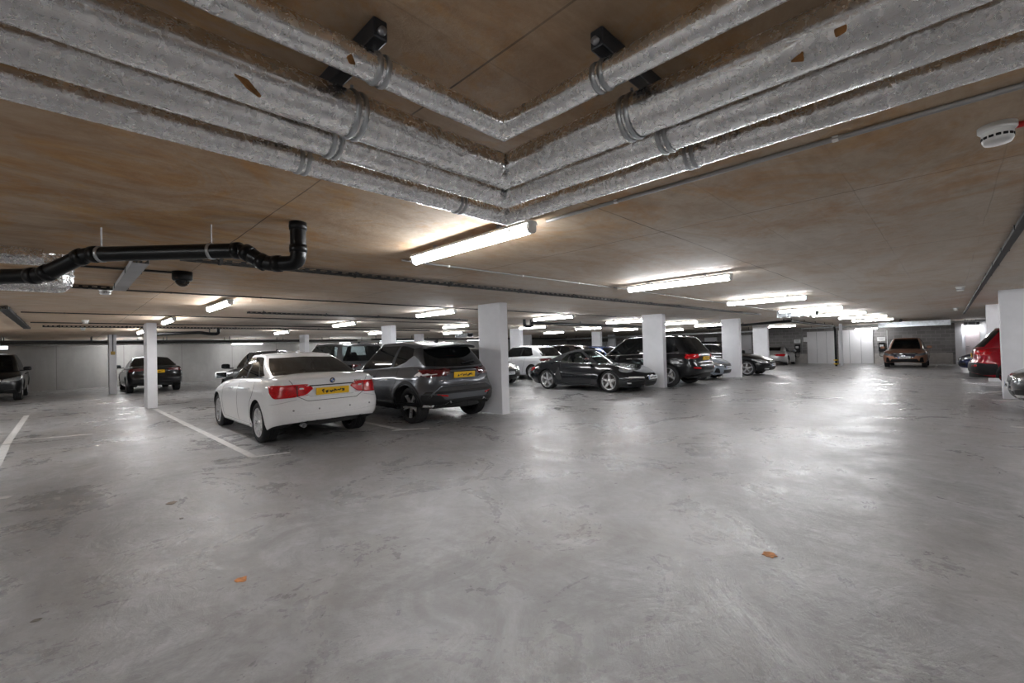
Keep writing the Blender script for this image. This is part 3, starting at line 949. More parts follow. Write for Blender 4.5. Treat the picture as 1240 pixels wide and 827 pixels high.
SEDAN = dict(L=4.53, W=1.817, H=1.42, ro=1.0, fo=.77, rw=.318, cr=.52, nr=3.4, cf=.62, nf=2.8, wz=WZ,
    sill=[(0, .37), (.3, .31), (.7, .22), (1.4, .2), (3.4, .2), (4.1, .2), (4.53, .23)],
    zs=[(0, .985), (.12, 1.005), (.4, 1.02), (.9, 1.015), (2.0, .985), (3.2, .925), (3.8, .84), (4.25, .73), (4.53, .61)],
    fin=[(.2, .10), (.3, .03), (.45, 0), (.58, .02), (.7, .08), (.85, .2)],
    rin=[(.2, .16), (.33, .05), (.45, .0), (.60, .005), (.66, .06), (.75, .085), (.90, .10), (1.0, .085), (1.08, .12)],
    crown=[(0, .03), (.2, .045), (.8, .06), (1.2, .05), (3.2, .05), (4, .06), (4.53, .04)], hoodline=.012,
    crease=[([(0, .80), (1.0, .80), (3.4, .72), (4.5, .66)], .010, .03)],
    rbx=.95, rbz=[(0, .63), (.6, .60), (.95, .55)], fbx=.62, fbz=[(3.9, .58), (4.53, .52)],
    gh=dict(xD=.56, xC=1.42, xB=2.50, xA=3.36, cr=.36, cr1=.20, cf=.6, cf1=.24, nr=3.4, nf=2.7, w0=.775, w1=.565, bulge=.025, crown=.035,
        belt=[(.5, 1.06), (.7, 1.035), (.9, 1.02), (2.0, .988), (3.0, .94), (3.4, .945)],
        roof=[(1.1, 1.325), (1.45, 1.355), (1.8, 1.385), (2.1, 1.385), (2.5, 1.355), (2.7, 1.32)],
        segs=[(0, .78, 'rear_window'), (.78, 1.0, 'pillar'), (1.0, 1.15, 'side_window'), (1.15, 1.17, 'pillar_trim'), (1.17, 1.535, 'side_window'),
              (1.535, 1.59, 'pillar_trim'), (1.59, 2.22, 'side_window'), (2.22, 2.42, 'pillar'), (2.42, 3.0, 'windscreen')],
        v0=[(0, .02), (.9, .08), (1.0, .12), (1.1, .05), (2.4, .06), (2.5, .02), (3, .02)], v1=[(0, .95), (.9, .88), (1.0, .86), (1.15, .90), (2.3, .92), (2.5, .96), (3, .96)]))

CROSS = dict(L=4.21, W=1.80, H=1.595, ro=.74, fo=.834, rw=.345, archgap=.05, cr=.5, nr=3.0, cf=.7, nf=2.7, wz=[(0, .90), (.1, .95), (.3, .99), (.5, 1.0), (.70, .975), (.86, .93), (.955, .88), (1, .84)],
    sill=[(0, .40), (.25, .30), (.7, .25), (3.2, .25), (3.8, .24), (4.21, .28)],
    zs=[(0, .99), (.2, 1.035), (.6, 1.075), (1.2, 1.05), (2.4, .985), (3.1, .955), (3.6, .90), (3.95, .82), (4.21, .66)],
    fin=[(.2, .10), (.35, .02), (.5, 0), (.7, .02), (.85, .1), (.95, .2)],
    rin=[(.2, .14), (.36, .03), (.46, 0), (.60, .0), (.68, .055), (.80, .10), (.95, .10), (1.05, .09)],
    crown=[(0, .02), (.5, .03), (3.1, .05), (3.8, .06), (4.21, .04)], flare=.022, hoodline=.015,
    crease=[([(0, .86), (1.0, .87), (2.5, .80), (4.2, .80)], .014, .045)],
    rbx=.85, rbz=[(0, .68), (.6, .62), (.85, .55)], fbx=.7, fbz=[(3.5, .62), (4.21, .58)],
    gh=dict(xD=.13, xC=.50, xB=2.30, xA=3.20, cr=.38, cr1=.30, cf=.6, cf1=.32, nr=3.0, nf=2.7, w0=.745, w1=.555, bulge=.03, crown=.035,
        belt=[(0, 1.04), (.6, 1.075), (1.2, 1.05), (2.4, .985), (3.3, .965)],
        roof=[(.4, 1.455), (.8, 1.505), (1.5, 1.55), (2.1, 1.54), (2.5, 1.49)],
        segs=[(0, .83, 'rear_window'), (.83, 1.10, 'pillar_trim'), (1.10, 1.44, 'side_window'), (1.44, 1.50, 'pillar_trim'),
              (1.50, 2.22, 'side_window'), (2.22, 2.42, 'pillar'), (2.42, 3.0, 'windscreen')],
        v0=[(0, .06), (.9, .10), (1.08, .52), (1.25, .22), (1.42, .08), (2.4, .05), (2.5, .02), (3, .02)], v1=[(0, .93), (.9, .9), (1.1, .80), (1.3, .88), (2.3, .92), (2.5, .96), (3, .96)]))

SUV = dict(L=4.70, W=1.89, H=1.67, ro=.95, fo=.86, rw=.365, archgap=.055, cr=.5, nr=3.4, cf=.62, nf=3.0, wz=WZ,
    sill=[(0, .45), (.3, .36), (.7, .28), (3.8, .27), (4.3, .27), (4.7, .32)],
    zs=[(0, 1.06), (.3, 1.09), (1.2, 1.08), (2.6, 1.04), (3.4, 1.01), (4.0, .95), (4.4, .88), (4.7, .76)],
    fin=[(.2, .14), (.4, .02), (.6, 0), (.8, .03), (.95, .1)], rin=[(.3, .12), (.42, .02), (.55, 0), (.70, .02), (.78, .07), (1.0, .09), (1.1, .12)],
    crown=[(0, .02), (3.4, .05), (4.2, .06), (4.7, .03)], hoodline=.02, flare=.012,
    crease=[([(0, .92), (2.5, .90), (4.5, .84)], .012, .035)],
    rbx=.9, rbz=[(0, .70), (.9, .62)], fbx=.7, fbz=[(3.9, .62), (4.7, .58)],
    gh=dict(xD=.10, xC=.52, xB=2.75, xA=3.62, cr=.34, cr1=.26, cf=.62, cf1=.32, nr=3.6, nf=2.8, w0=.80, w1=.62, bulge=.025, crown=.035,
        belt=[(0, 1.085), (1.2, 1.08), (2.6, 1.04), (3.7, 1.01)], roof=[(.4, 1.57), (.8, 1.605), (1.6, 1.632), (2.3, 1.625), (2.9, 1.57)],
        segs=[(0, .80, 'rear_window'), (.80, 1.06, 'pillar'), (1.06, 1.26, 'side_window'), (1.26, 1.285, 'pillar_trim'), (1.285, 1.52, 'side_window'), (1.52, 1.56, 'pillar_trim'),
              (1.56, 2.22, 'side_window'), (2.22, 2.42, 'pillar'), (2.42, 3, 'windscreen')],
        v0=[(0, .06), (.9, .10), (1.06, .16), (1.2, .07), (2.4, .05), (2.5, .02), (3, .02)], v1=[(0, .93), (.9, .9), (1.06, .84), (1.2, .91), (2.3, .92), (2.5, .96), (3, .96)]))

HATCH = dict(L=4.26, W=1.79, H=1.45, ro=.80, fo=.83, rw=.318, cr=.48, nr=3.2, cf=.66, nf=2.8, wz=WZ,
    sill=[(0, .36), (.3, .28), (.7, .2), (3.5, .2), (3.9, .2), (4.26, .23)],
    zs=[(0, .92), (.3, .96), (1.2, .955), (2.4, .92), (3.1, .89), (3.6, .82), (4.0, .73), (4.26, .60)],
    fin=[(.2, .08), (.32, .01), (.45, 0), (.6, .03), (.75, .12), (.9, .25)], rin=[(.2, .14), (.35, .03), (.48, 0), (.6, .02), (.66, .06), (.9, .08), (1, .1)],
    crown=[(0, .02), (3.1, .05), (3.8, .07), (4.26, .04)], hoodline=.012, crease=[([(0, .80), (2.5, .76), (4.2, .70)], .010, .03)],
    rbx=.8, rbz=[(0, .62), (.8, .55)], fbx=.7, fbz=[(3.6, .56), (4.26, .52)],
    gh=dict(xD=.12, xC=.62, xB=2.35, xA=3.25, cr=.38, cr1=.28, cf=.6, cf1=.3, nr=3.2, nf=2.7, w0=.755, w1=.565, bulge=.028, crown=.035,
        belt=[(0, .955), (1.2, .955), (2.4, .92), (3.3, .895)], roof=[(.5, 1.35), (.9, 1.385), (1.5, 1.415), (2.1, 1.40), (2.5, 1.345)],
        segs=[(0, .80, 'rear_window'), (.80, 1.13, 'pillar'), (1.13, 1.47, 'side_window'), (1.47, 1.52, 'pillar_trim'), (1.52, 2.22, 'side_window'), (2.22, 2.42, 'pillar'), (2.42, 3, 'windscreen')],
        v0=[(0, .06), (.9, .1), (1.12, .2), (1.25, .08), (2.4, .05), (2.5, .02), (3, .02)], v1=[(0, .93), (.9, .9), (1.12, .85), (1.3, .91), (2.3, .92), (2.5, .96), (3, .96)]))

SPORT = dict(L=4.43, W=1.81, H=1.29, ro=1.10, fo=.975, rw=.322, archgap=.03, cr=.75, nr=2.5, cf=.9, nf=2.35, wz=[(0, .93), (.12, .97), (.3, 1.0), (.5, .995), (.7, .965), (.86, .91), (.95, .85), (1, .80)],
    taper=[(0, .95), (1.0, 1.0), (1.7, .985), (2.4, .955), (3.4, .965), (4.43, .92)],
    sill=[(0, .30), (.4, .20), (1, .16), (3.6, .16), (4.1, .15), (4.43, .18)],
    zs=[(0, .66), (.12, .76), (.35, .84), (.8, .90), (1.2, .90), (1.8, .855), (2.6, .83), (3.1, .825), (3.5, .80), (3.9, .735), (4.2, .645), (4.43, .545)],
    fin=[(.15, .10), (.25, .03), (.38, 0), (.48, .015), (.58, .07), (.68, .16), (.75, .25)], rin=[(.2, .16), (.35, .04), (.52, 0), (.62, .02), (.7, .08), (.8, .2), (.9, .3)],
    crown=[(0, .02), (.5, .06), (1.2, .04), (2.7, .04), (3.2, -.005), (3.7, -.01), (4.43, .03)], crownp=2.0, flare=.03, blend=1.0,
    rbx=.6, rbz=[(0, .52), (.6, .4)], fbx=.6, fbz=[(3.8, .46), (4.43, .42)],
    gh=dict(xD=.72, xC=1.72, xB=2.30, xA=3.05, cr=.5, cr1=.26, cf=.55, cf1=.25, nr=2.4, nf=2.5, w0=.69, w1=.50, bulge=.035, crown=.035,
        ef=[(0, 0), (.5, .5), (1, 1)], er=[(0, 0), (.5, .40), (1, 1)],
        belt=[(.5, .90), (1.2, .90), (1.8, .865), (2.6, .845), (3.1, .835)], roof=[(1.3, 1.17), (1.7, 1.235), (2.0, 1.255), (2.3, 1.235), (2.5, 1.20)],
        segs=[(0, .55, 'rear_window'), (.55, 1.24, 'pillar'), (1.24, 1.48, 'side_window'), (1.48, 1.51, 'pillar_trim'), (1.51, 2.30, 'side_window'), (2.30, 2.46, 'pillar'), (2.46, 3, 'windscreen')],
        v0=[(0, .20), (.9, .1), (1.2, .08), (2.4, .05), (2.5, .02), (3, .02)], v1=[(0, .80), (.9, .8), (1.24, .70), (1.5, .90), (2.3, .92), (2.5, .97), (3, .97)]))

import copy
def spec(base, mats, L=None, W=None, H=None, wb=None, **kw):
    P = copy.deepcopy(base)
    L0, W0, H0 = P['L'], P['W'], P['H']
    L = L or L0; W = W or W0; H = H or H0
    kx, kz, ky = L / L0, H / H0, W / W0
    for k in ('sill', 'zs', 'rbz', 'fbz'): P[k] = scalept(P[k], kx, kz)
    P['crown'] = scalept(P['crown'], kx, 1.0)
    if 'taper' in P: P['taper'] = scalept(P['taper'], kx, 1)
    P['fin'] = scalept(P['fin'], kz, 1); P['rin'] = scalept(P['rin'], kz, 1)
    if P.get('crease'): P['crease'] = [(scalept(c, kx, kz) if isinstance(c, list) else c * kz, a, w) for c, a, w in P['crease']]
    g = P['gh']
    for k in ('xA', 'xB', 'xC', 'xD', 'cf', 'cf1', 'cr', 'cr1'): g[k] *= kx
    for k in ('belt', 'roof'): g[k] = scalept(g[k], kx, kz)
    g['w0'] *= ky; g['w1'] *= ky
    P['ro'] *= kx; P['fo'] *= kx; P['rbx'] *= kx; P['fbx'] *= kx
    P['L'], P['W'], P['H'] = L, W, H
    if wb: 
        P['ro'] += (L - P['ro'] - P['fo'] - wb) * 0.5; P['fo'] = L - P['ro'] - wb
    for k, v in kw.items():
        if k == 'ghx': g.update(v)
        else: P[k] = v
    P['mats'] = mats
    return P

def arch_trim(c, w=0.06, off=0.012, mat=None, lab='black wheel arch cladding'):
    for ax in (c.xr, c.xf):
        for sd in ('left', 'right'):
            pts, fs = [], []
            n = 30; r0, r1 = c.R - 0.004, c.R + w
            a0 = -math.asin(min(.9, (c.rw - 0.30) / c.R)) if c.rw > .31 else 0.0
            for k in range(n + 1):
                a = a0 + (PI - 2 * a0) * k / n
                for r in (r0, (r0 + r1) / 2, r1): pts.append((ax + r * math.cos(a), c.rw + r * math.sin(a)))
            for k in range(n):
                for j in (0, 1): fs.append([k*3 + j, k*3 + j + 1, k*3 + 3 + j + 1, k*3 + 3 + j])
            c.proj_mesh('wheel_arch_trim', pts, fs, sd, mat or M_BLACKP, off, 0.03)

def band(c, name, x0, x1, z0, z1, mat, off=0.006, n=26, thick=0.012):
    for sd in ('left', 'right'):
        zs0 = z0 if callable(z0) else (lambda x: z0); zs1 = z1 if callable(z1) else (lambda x: z1)
        pts = []; fs = []
        for k in range(n + 1):
            x = x0 + (x1 - x0) * k / n
            for j in range(4): pts.append((x, zs0(x) + (zs1(x) - zs0(x)) * j / 3))
        for k in range(n):
            for j in range(3): fs.append([k*4 + j, k*4 + 4 + j, k*4 + 5 + j, k*4 + 1 + j])
        c.proj_mesh(name, pts, fs, sd, mat, off, thick)

def roundel(c, view, y, z, r, root=None):
    """small round badge: dark ring, blue and white quarters"""
    o, d, h, v = c.frame(view)
    q, n = c.hit(o + h * y + v * z, d)
    if q is None: return
    zax = -d if n.dot(d) > 0 else n
    zax = n if n.dot(d) < 0 else -n
    M = Matrix.Translation(q + zax * 0.003) @ zax.to_track_quat('Z', 'Y').to_matrix().to_4x4()
    mb = MB(); mb.lathe([(0.001, 0.004), (r * .93, 0.005), (r, 0.002), (r, -.006)], M, 28)
    b = mb.build('badge', M_BLACKP, c.root)
    for name, mat, off in (('badge_white_quarters', M_WPLASTIC, 0), ('badge_blue_quarters', M_BLUEB, 1)):
        t = MB()
        for k in (0, 2):
            a0 = (k + off) * PI / 2 + PI * .5
            poly = [(0, 0)] + [(r * .62 * math.cos(a0 + PI/2*i/8), r * .62 * math.sin(a0 + PI/2*i/8)) for i in range(9)]
            t.prism(poly, .0045, .0065, M)
        t.build(name, mat, b)
    t = MB(); t.lathe([(r * .64, .0045), (r * .68, .007), (r * .64, .007)], M, 28); t.lathe([(r * .95, .004), (r, .006), (r, .0)], M, 28)
    t.build('badge_rings', M_CHROME, b)

# ---- the white saloon
def white_saloon():
    root = car_root('saloon_car', 2.965, 8.97, 90, 'white four-door saloon with red tail lamps, nearest car of all')
    wp = paint('white', (0.80, 0.80, 0.81))
    P = spec(SEDAN, dict(paint=wp, glass=M_GLASSD, windscreen=M_GLASS), L=4.24, W=1.76, step=.035, dk=(.936, .965))
    P['mats']['rear_window'] = M_GLASSD
    c = Car(P, root)
    c.wheels(('fork', 10), .225, .235)
    c.mirrors(2.78, .83, 1.03, wp, (.15, .20, .135))
    c.handles([(1.42, .835), (2.45, .81)], wp)
    # lamps: outer block on the wing, pointed inner block on the boot lid
    for sg in (1, -1):
        o = [(.545, .735), (.84, .72), (.868, .80), (.86, .92), (.60, .915), (.55, .84)]
        c.patch('tail_lamp', roundpoly([(sg * y, z) for y, z in o], .03), 'rear', M_REDL, .010, .05)
        i = [(.535, .742), (.535, .90), (.34, .885), (.30, .85), (.41, .765)]
        c.patch('tail_lamp', roundpoly([(sg * y, z) for y, z in i], .022), 'rear', M_REDL, .010, .05)
        c.patch('reversing_lamp', roundpoly([(sg * y, z) for y, z in [(.45, .866), (.51, .868), (.51, .848), (.44, .846)]], .012), 'rear', M_LENSW, .014, .02)
        sd = 'left' if sg == 1 else 'right'
        c.patch('tail_lamp', roundpoly([(.10, .735), (.36, .78), (.37, .905), (.10, .925)], .03), sd, M_REDL, .010, .05)
        c.strip('lamp_edge', [(sg * .54, .74), (sg * .542, .905)], 'rear', .01, M_INK, .012, .01)
        hl = [(3.96, .60), (4.42, .56), (4.45, .63), (4.05, .74), (3.93, .73)]
        c.patch('headlamp', roundpoly(hl, .03), sd, M_LAMP, .006, .03)
        c.patch('headlamp', roundpoly([(sg * .42, .56), (sg * .80, .58), (sg * .82, .68), (sg * .45, .64)], .03), 'front', M_LAMP, .006, .03)
        c.patch('front_grille', roundpoly([(sg * .03, .55), (sg * .24, .56), (sg * .25, .66), (sg * .05, .665)], .03), 'front', M_BLACKP, .004, .03)
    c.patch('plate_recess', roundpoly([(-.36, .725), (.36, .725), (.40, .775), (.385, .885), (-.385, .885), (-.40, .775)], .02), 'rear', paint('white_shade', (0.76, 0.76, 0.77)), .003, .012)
    c.strip('boot_handle', [(-.36, .892), (.36, .892)], 'rear', .016, M_BLACKP, .006, .02)
    c.plate('rear', 0, .80, True, tilt=.08)
    c.strip('boot_seam', [(-.64, .99), (-.60, .94), (-.535, .74), (-.40, .668), (.40, .668), (.535, .74), (.60, .94), (.64, .99)], 'rear', .007, M_DARK, .002, .006, n=60)
    c.strip('bumper_seam', [(-.88, .635), (-.55, .70)], 'rear', .004, M_GREYMET, .002, .006)
    c.strip('bumper_seam', [(.88, .635), (.55, .70)], 'rear', .004, M_GREYMET, .002, .006)
    roundel(c, 'rear', 0, .958, .041)
    for k in range(4):   # small illegible model lettering at the right of the boot
        c.patch('model_lettering', [(-.50 + k * .035, .917), (-.475 + k * .035, .917), (-.475 + k * .035, .94), (-.50 + k * .035, .94)], 'rear', M_CHROME, .004, .006)
    c.strip('bumper_crease', [(-.86, .50), (-.4, .475), (.4, .475), (.86, .50)], 'rear', .012, wp, .006, .01, n=40)
    c.patch('lower_valance', roundpoly([(-.60, .31), (.60, .31), (.50, .375), (-.50, .375)], .02), 'rear', M_BLACKP, .006, .03)
    for y in (-.62, -.25, .25, .62):
        c.patch('parking_sensor', [(y + .014 * math.cos(a * PI / 4), .545 + .014 * math.sin(a * PI / 4)) for a in range(8)], 'rear', M_GREYMET, .003, .006)
    mb = MB()
    for y in (.46,):
        mb.lathe([(.034, .10), (.034, 0), (.029, 0), (.029, .09), (.001, .09)], Matrix.Translation((-P['L'] / 2 + .03, y, .315)) @ Matrix.Rotation(PI / 2, 4, 'Y'), 20)
    mb.build('exhaust_tailpipe', M_GREYMET, root)
    c.seams([[(1.22, 1.0), (1.18, .80), (1.36, .62), (1.42, .30)], [(2.16, .97), (2.17, .60), (2.15, .26)], [(3.24, .92), (3.28, .60), (3.22, .26)], [(1.40, .26), (3.25, .26)]], width=.009)
    c.both(c.strip, 'window_edge', [(1.0, 1.02), (2.2, .985), (3.05, .945)], 'left', .014, M_BLACKP, .004, .01)
    band(c, 'side_skirt', 1.46, 3.32, .20, .265, wp, .012)
    # roof aerial fin
    mb = MB(); mb.prism([(0, 0), (.16, 0), (.10, .028), (.02, .055)], -.018, .018, Matrix.Translation((-P['L'] / 2 + 1.48, 0, 1.395)) @ Matrix.Rotation(PI / 2, 4, 'X'))
    mb.build('aerial_fin', wp, root)
    c.interior()
    return c

def grey_crossover():
    root = car_root('crossover_car', 5.40, 8.70, 91, 'metallic grey crossover with boomerang tail lamps and black cladding beside the broad white pillar')
    gp = paint('gunmetal', (0.095, 0.10, 0.112), metal=.75, rough=.30)
    P = spec(CROSS, dict(paint=gp, glass=M_GLASSD, windscreen=M_GLASS), step=.035, winset=.055, flare=.035)
    c = Car(P, root)
    c.wheels(('fork', 5), .25, .235, M_DALLOY, M_SILVER)
    c.mirrors(2.98, .85, 1.05, M_BLACKP, (.16, .20, .15))
    c.handles([(2.10, .86)], gp)
    arch_trim(c, .075)
    band(c, 'sill_cladding', 1.18, 2.95, .25, .40, M_BLACKP, .012)
    for sg in (1, -1):
        sd = 'left' if sg == 1 else 'right'
        lens = [(.28, 1.035), (.42, .90), (.74, .885), (.885, .92), (.87, 1.02), (.62, 1.03), (.42, 1.04)]
        c.patch('tail_lamp', roundpoly([(sg * y, z) for y, z in lens], .02), 'rear', M_REDD, .012, .05)
        c.patch('tail_lamp', roundpoly([(.08, .90), (.30, .93), (.50, 1.02), (.16, 1.04)], .02), sd, M_REDD, .012, .05)
        c.patch('lamp_light_guide', roundpoly([(sg * y, z) for y, z in [(.82, .935), (.74, .958), (.70, .94), (.60, .946), (.59, .936), (.72, .926), (.80, .912)]], .006), 'rear', M_LENSW, .018, .015)
        c.patch('lamp_light_guide', roundpoly([(sg * y, z) for y, z in [(.86, .90), (.80, .99), (.775, .985), (.835, .895)]], .006), 'rear', M_LENSW, .018, .015)
        c.patch('rear_reflector', roundpoly([(sg * .46, .52), (sg * .66, .545), (sg * .66, .575), (sg * .46, .55)], .01), 'rear', M_REDL, .010, .02)
        c.patch('headlamp', roundpoly([(sg * .48, .62), (sg * .74, .62), (sg * .74, .80), (sg * .48, .80)], .09), 'front', M_LAMP, .006, .03)
        c.strip('silver_skid_trim', [(sg * .84, .36), (sg * .52, .345), (sg * .40, .42)], 'rear', .045, M_SILVER, .022, .03, n=30)
        c.strip('bumper_crease', [(sg * .80, .50), (sg * .70, .62), (sg * .55, .715), (0, .715)], 'rear', .03, gp, .012, .02, n=40)
    c.patch('lower_bumper_cladding', roundpoly([(-.88, .34), (-.5, .30), (.5, .30), (.88, .34), (.88, .58), (.60, .56), (.52, .47), (-.52, .47), (-.60, .56), (-.88, .58)], .03), 'rear', M_BLACKP, .012, .05)
    c.patch('bumper_insert', roundpoly([(-.86, .585), (-.6, .575), (.6, .575), (.86, .585), (.82, .625), (-.82, .625)], .01), 'rear', M_BLACKP, .008, .03)
    c.patch('front_grille', roundpoly([(-.36, .40), (.36, .40), (.42, .72), (-.42, .72)], .04), 'front', M_BLACKP, .006, .04)
    c.plate('rear', 0, .905, True, tilt=.12)
    c.strip('plate_hollow_edge', [(-.40, 1.0), (-.30, .965), (.30, .965), (.40, 1.0)], 'rear', .02, M_BLACKP, .006, .012, n=30)
    c.strip('plate_hollow_edge', [(-.44, .90), (-.34, .83), (.34, .83), (.44, .90)], 'rear', .014, gp, .010, .014, n=30)
    for k in range(4):
        c.patch('model_lettering', [(.42 + k * .04, .80), (.445 + k * .04, .80), (.445 + k * .04, .825), (.42 + k * .04, .825)], 'rear', M_CHROME, .004, .006)
    c.seams([[(1.20, 1.05), (1.14, .80), (1.30, .55), (1.32, .42)], [(1.98, 1.0), (2.0, .42)], [(3.0, .95), (3.02, .45)]])
    # spoiler over the rear glass
    mb = MB()
    n = 16; prof = []
    for k in range(n + 1):
        y = -.60 + 1.2 * k / n
        w = 1 - (abs(y) / .66) ** 4
        x0 = .46 - P['L'] / 2 + .10 * (1 - w) ; x1 = x0 - .22 * w
        zt = 1.475 + .045 * (1 - (y / .60) ** 2)
        prof.append([(x0 + .12, y, zt + .005), (x1, y, zt - .035), (x1 + .01, y, zt - .065), (x0 + .10, y, zt - .05)])
    vs = [p for r in prof for p in r]; fs = []
    for k in range(n):
        for j in range(4): fs.append([k*4 + j, k*4 + (j + 1) % 4, k*4 + 4 + (j + 1) % 4, k*4 + 4 + j])
    fs += [[0, 1, 2, 3], [n*4 + 3, n*4 + 2, n*4 + 1, n*4]]
    mb.add(vs, fs, False); mb.build('rear_spoiler', M_BLACKP, root)
    mb = MB(); mb.box((.30 - P['L'] / 2, 0, 1.466), (.02, .28, .022), .006); mb.build('high_brake_lamp', M_REDL, root)
    c.strip('rear_wiper', [(-.02, 1.12), (-.38, 1.155)], 'rear', .022, M_BLACKP, .02, .015)
    mb = MB(); mb.prism([(0, 0), (.14, 0), (.09, .03), (.01, .06)], -.016, .016, Matrix.Translation((-P['L'] / 2 + .92, 0, 1.545)) @ Matrix.Rotation(PI / 2, 4, 'X'))
    mb.build('aerial_fin', M_BLACKP, root)
    c.interior(seatz=.62)
    return c

def sports_car():
    root = car_root('sports_car', 12.11, 8.42, -90, 'black low two-door sports car with soft top and five-spoke silver wheels')
    bp = paint('black_blue', (0.008, 0.009, 0.011), rough=.25)
    P = spec(SPORT, dict(paint=bp, glass=M_GLASSC, roof=M_SOFT, rear_window=M_GLASSD), step=.035, ghx=dict())
    c = Car(P, root)
    c.wheels(('star', 5), .243, .25)
    c.mirrors(2.72, .80, .955, bp, (.15, .18, .12))
    c.handles([(1.98, .725)], bp)
    for sg in (1, -1):
        sd = 'left' if sg == 1 else 'right'
        cl = 'fl' if sg == 1 else 'fr'
        # sloping oval headlamp
        pts = [(.455 * 1 + .0, 0)]
        ov = [(3.93 + .17 * math.cos(a * PI / 10) , .655 + .062 * math.sin(a * PI / 10) - .028 * math.cos(a * PI / 10)) for a in range(20)]
        c.patch('headlamp', ov, sd, M_LAMP, .008, .03)
        c.patch('front_turn_lamp', roundpoly([(sg * .36, .42), (sg * .72, .435), (sg * .72, .475), (sg * .38, .465)], .015), 'front', M_LENSW, .008, .03)
        c.patch('front_air_intake', roundpoly([(sg * .34, .22), (sg * .76, .24), (sg * .74, .37), (sg * .36, .38)], .03), 'front', M_BLACKP, .005, .03)
        c.patch('fog_lamp', roundpoly([(4.02, .265), (4.12, .265), (4.12, .305), (4.02, .305)], .012), sd, M_LENSW, .008, .02)
        c.patch('tail_lamp', roundpoly([(.14, .60), (.42, .66), (.42, .735), (.16, .72)], .03), sd, M_REDL, .010, .03)
        c.patch('tail_lamp', roundpoly([(sg * .46, .60), (sg * .84, .60), (sg * .84, .72), (sg * .5, .72)], .03), 'rear', M_REDL, .010, .03)
        c.patch('side_air_intake', roundpoly([(1.50, .52), (1.58, .74), (1.72, .46), (1.78, .32), (1.66, .30), (1.56, .36)], .03), sd, M_DARK, .003, .02)
    c.patch('front_air_intake', roundpoly([(-.26, .21), (.26, .21), (.28, .33), (-.28, .33)], .03), 'front', M_BLACKP, .005, .03)
    c.plate('front', 0, .43, False, tilt=-.15)
    c.seams([[(1.60, .86), (1.66, .70), (1.80, .42), (1.84, .24)], [(2.86, .83), (2.86, .50), (2.80, .24)], [(1.84, .24), (2.80, .24)]])
    band(c, 'side_skirt', 1.50, 3.08, .16, .225, bp, .014)
    c.both(c.strip, 'window_edge', [(1.30, .915), (1.9, .875), (2.85, .845)], 'left', .014, M_CHROME, .004, .01)
    c.strip('bonnet_seam', [(2.95, .50), (3.4, .47), (3.9, .40)], 'top', .008, M_DARK, .002, .006)
    c.strip('bonnet_seam', [(2.95, -.50), (3.4, -.47), (3.9, -.40)], 'top', .008, M_DARK, .002, .006)
    c.interior(seatz=.40, rear=False, mat=M_SEATL)
    return c

# ---- the other cars share lamp and grille layouts by type
def rear_dress(c, style, plate=True, pz=None, dark=False):
    H, W, L = c.H, c.W / 2, c.L
    if dark: c.patch('bumper_cladding', roundpoly([(-.92 * W, .40), (.92 * W, .40), (.92 * W, .70), (-.92 * W, .70)], .05), 'rear', M_BLACKP, .010, .03)
    zb = interp(c.P['zs'], .1)
    for sg in (1, -1):
        sd = 'left' if sg == 1 else 'right'
        if style == 'suv':
            c.patch('tail_lamp', roundpoly([(sg * y * W, z) for y, z in [(.50, zb - .14), (.94, zb - .18), (.96, zb - .02), (.72, zb - .02), (.50, zb - .07)]], .025), 'rear', M_REDL, .010, .04)
            c.patch('tail_lamp', roundpoly([(.06, zb - .17), (.30, zb - .10), (.34, zb - .03), (.08, zb - .02)], .025), sd, M_REDL, .010, .04)
            if dark: c.patch('bumper_cladding', roundpoly([(.02, .36), (.5, .40), (.5, .66), (.03, .70)], .04), sd, M_BLACKP, .010, .03)
            c.patch('rear_reflector', roundpoly([(sg * .55 * W, .58), (sg * .86 * W, .60), (sg * .86 * W, .65), (sg * .55 * W, .63)], .012), 'rear', M_REDL, .008, .02)
        elif style == 'saloon':
            c.patch('tail_lamp', roundpoly([(sg * y * W, z) for y, z in [(.42, zb - .13), (.93, zb - .17), (.95, zb - .05), (.60, zb - .04), (.42, zb - .06)]], .025), 'rear', M_REDD, .010, .04)
            c.patch('tail_lamp', roundpoly([(.08, zb - .16), (.32, zb - .10), (.32, zb - .06), (.10, zb - .04)], .02), sd, M_REDD, .010, .04)
            c.strip('exhaust_trim', [(sg * .74 * W, .30), (sg * .48 * W, .29)], 'rear', .05, M_CHROME, .012, .03)
        elif style == 'hatch':
            c.patch('tail_lamp', roundpoly([(sg * y * W, z) for y, z in [(.50, zb - .16), (.93, zb - .20), (.95, zb - .03), (.70, zb - .02), (.52, zb - .06)]], .025), 'rear', M_REDL, .010, .04)
            c.patch('tail_lamp', roundpoly([(.06, zb - .18), (.28, zb - .12), (.30, zb - .04), (.08, zb - .03)], .025), sd, M_REDL, .010, .04)
    if plate: c.plate('rear', 0, pz or zb - .17, True, tilt=.08)

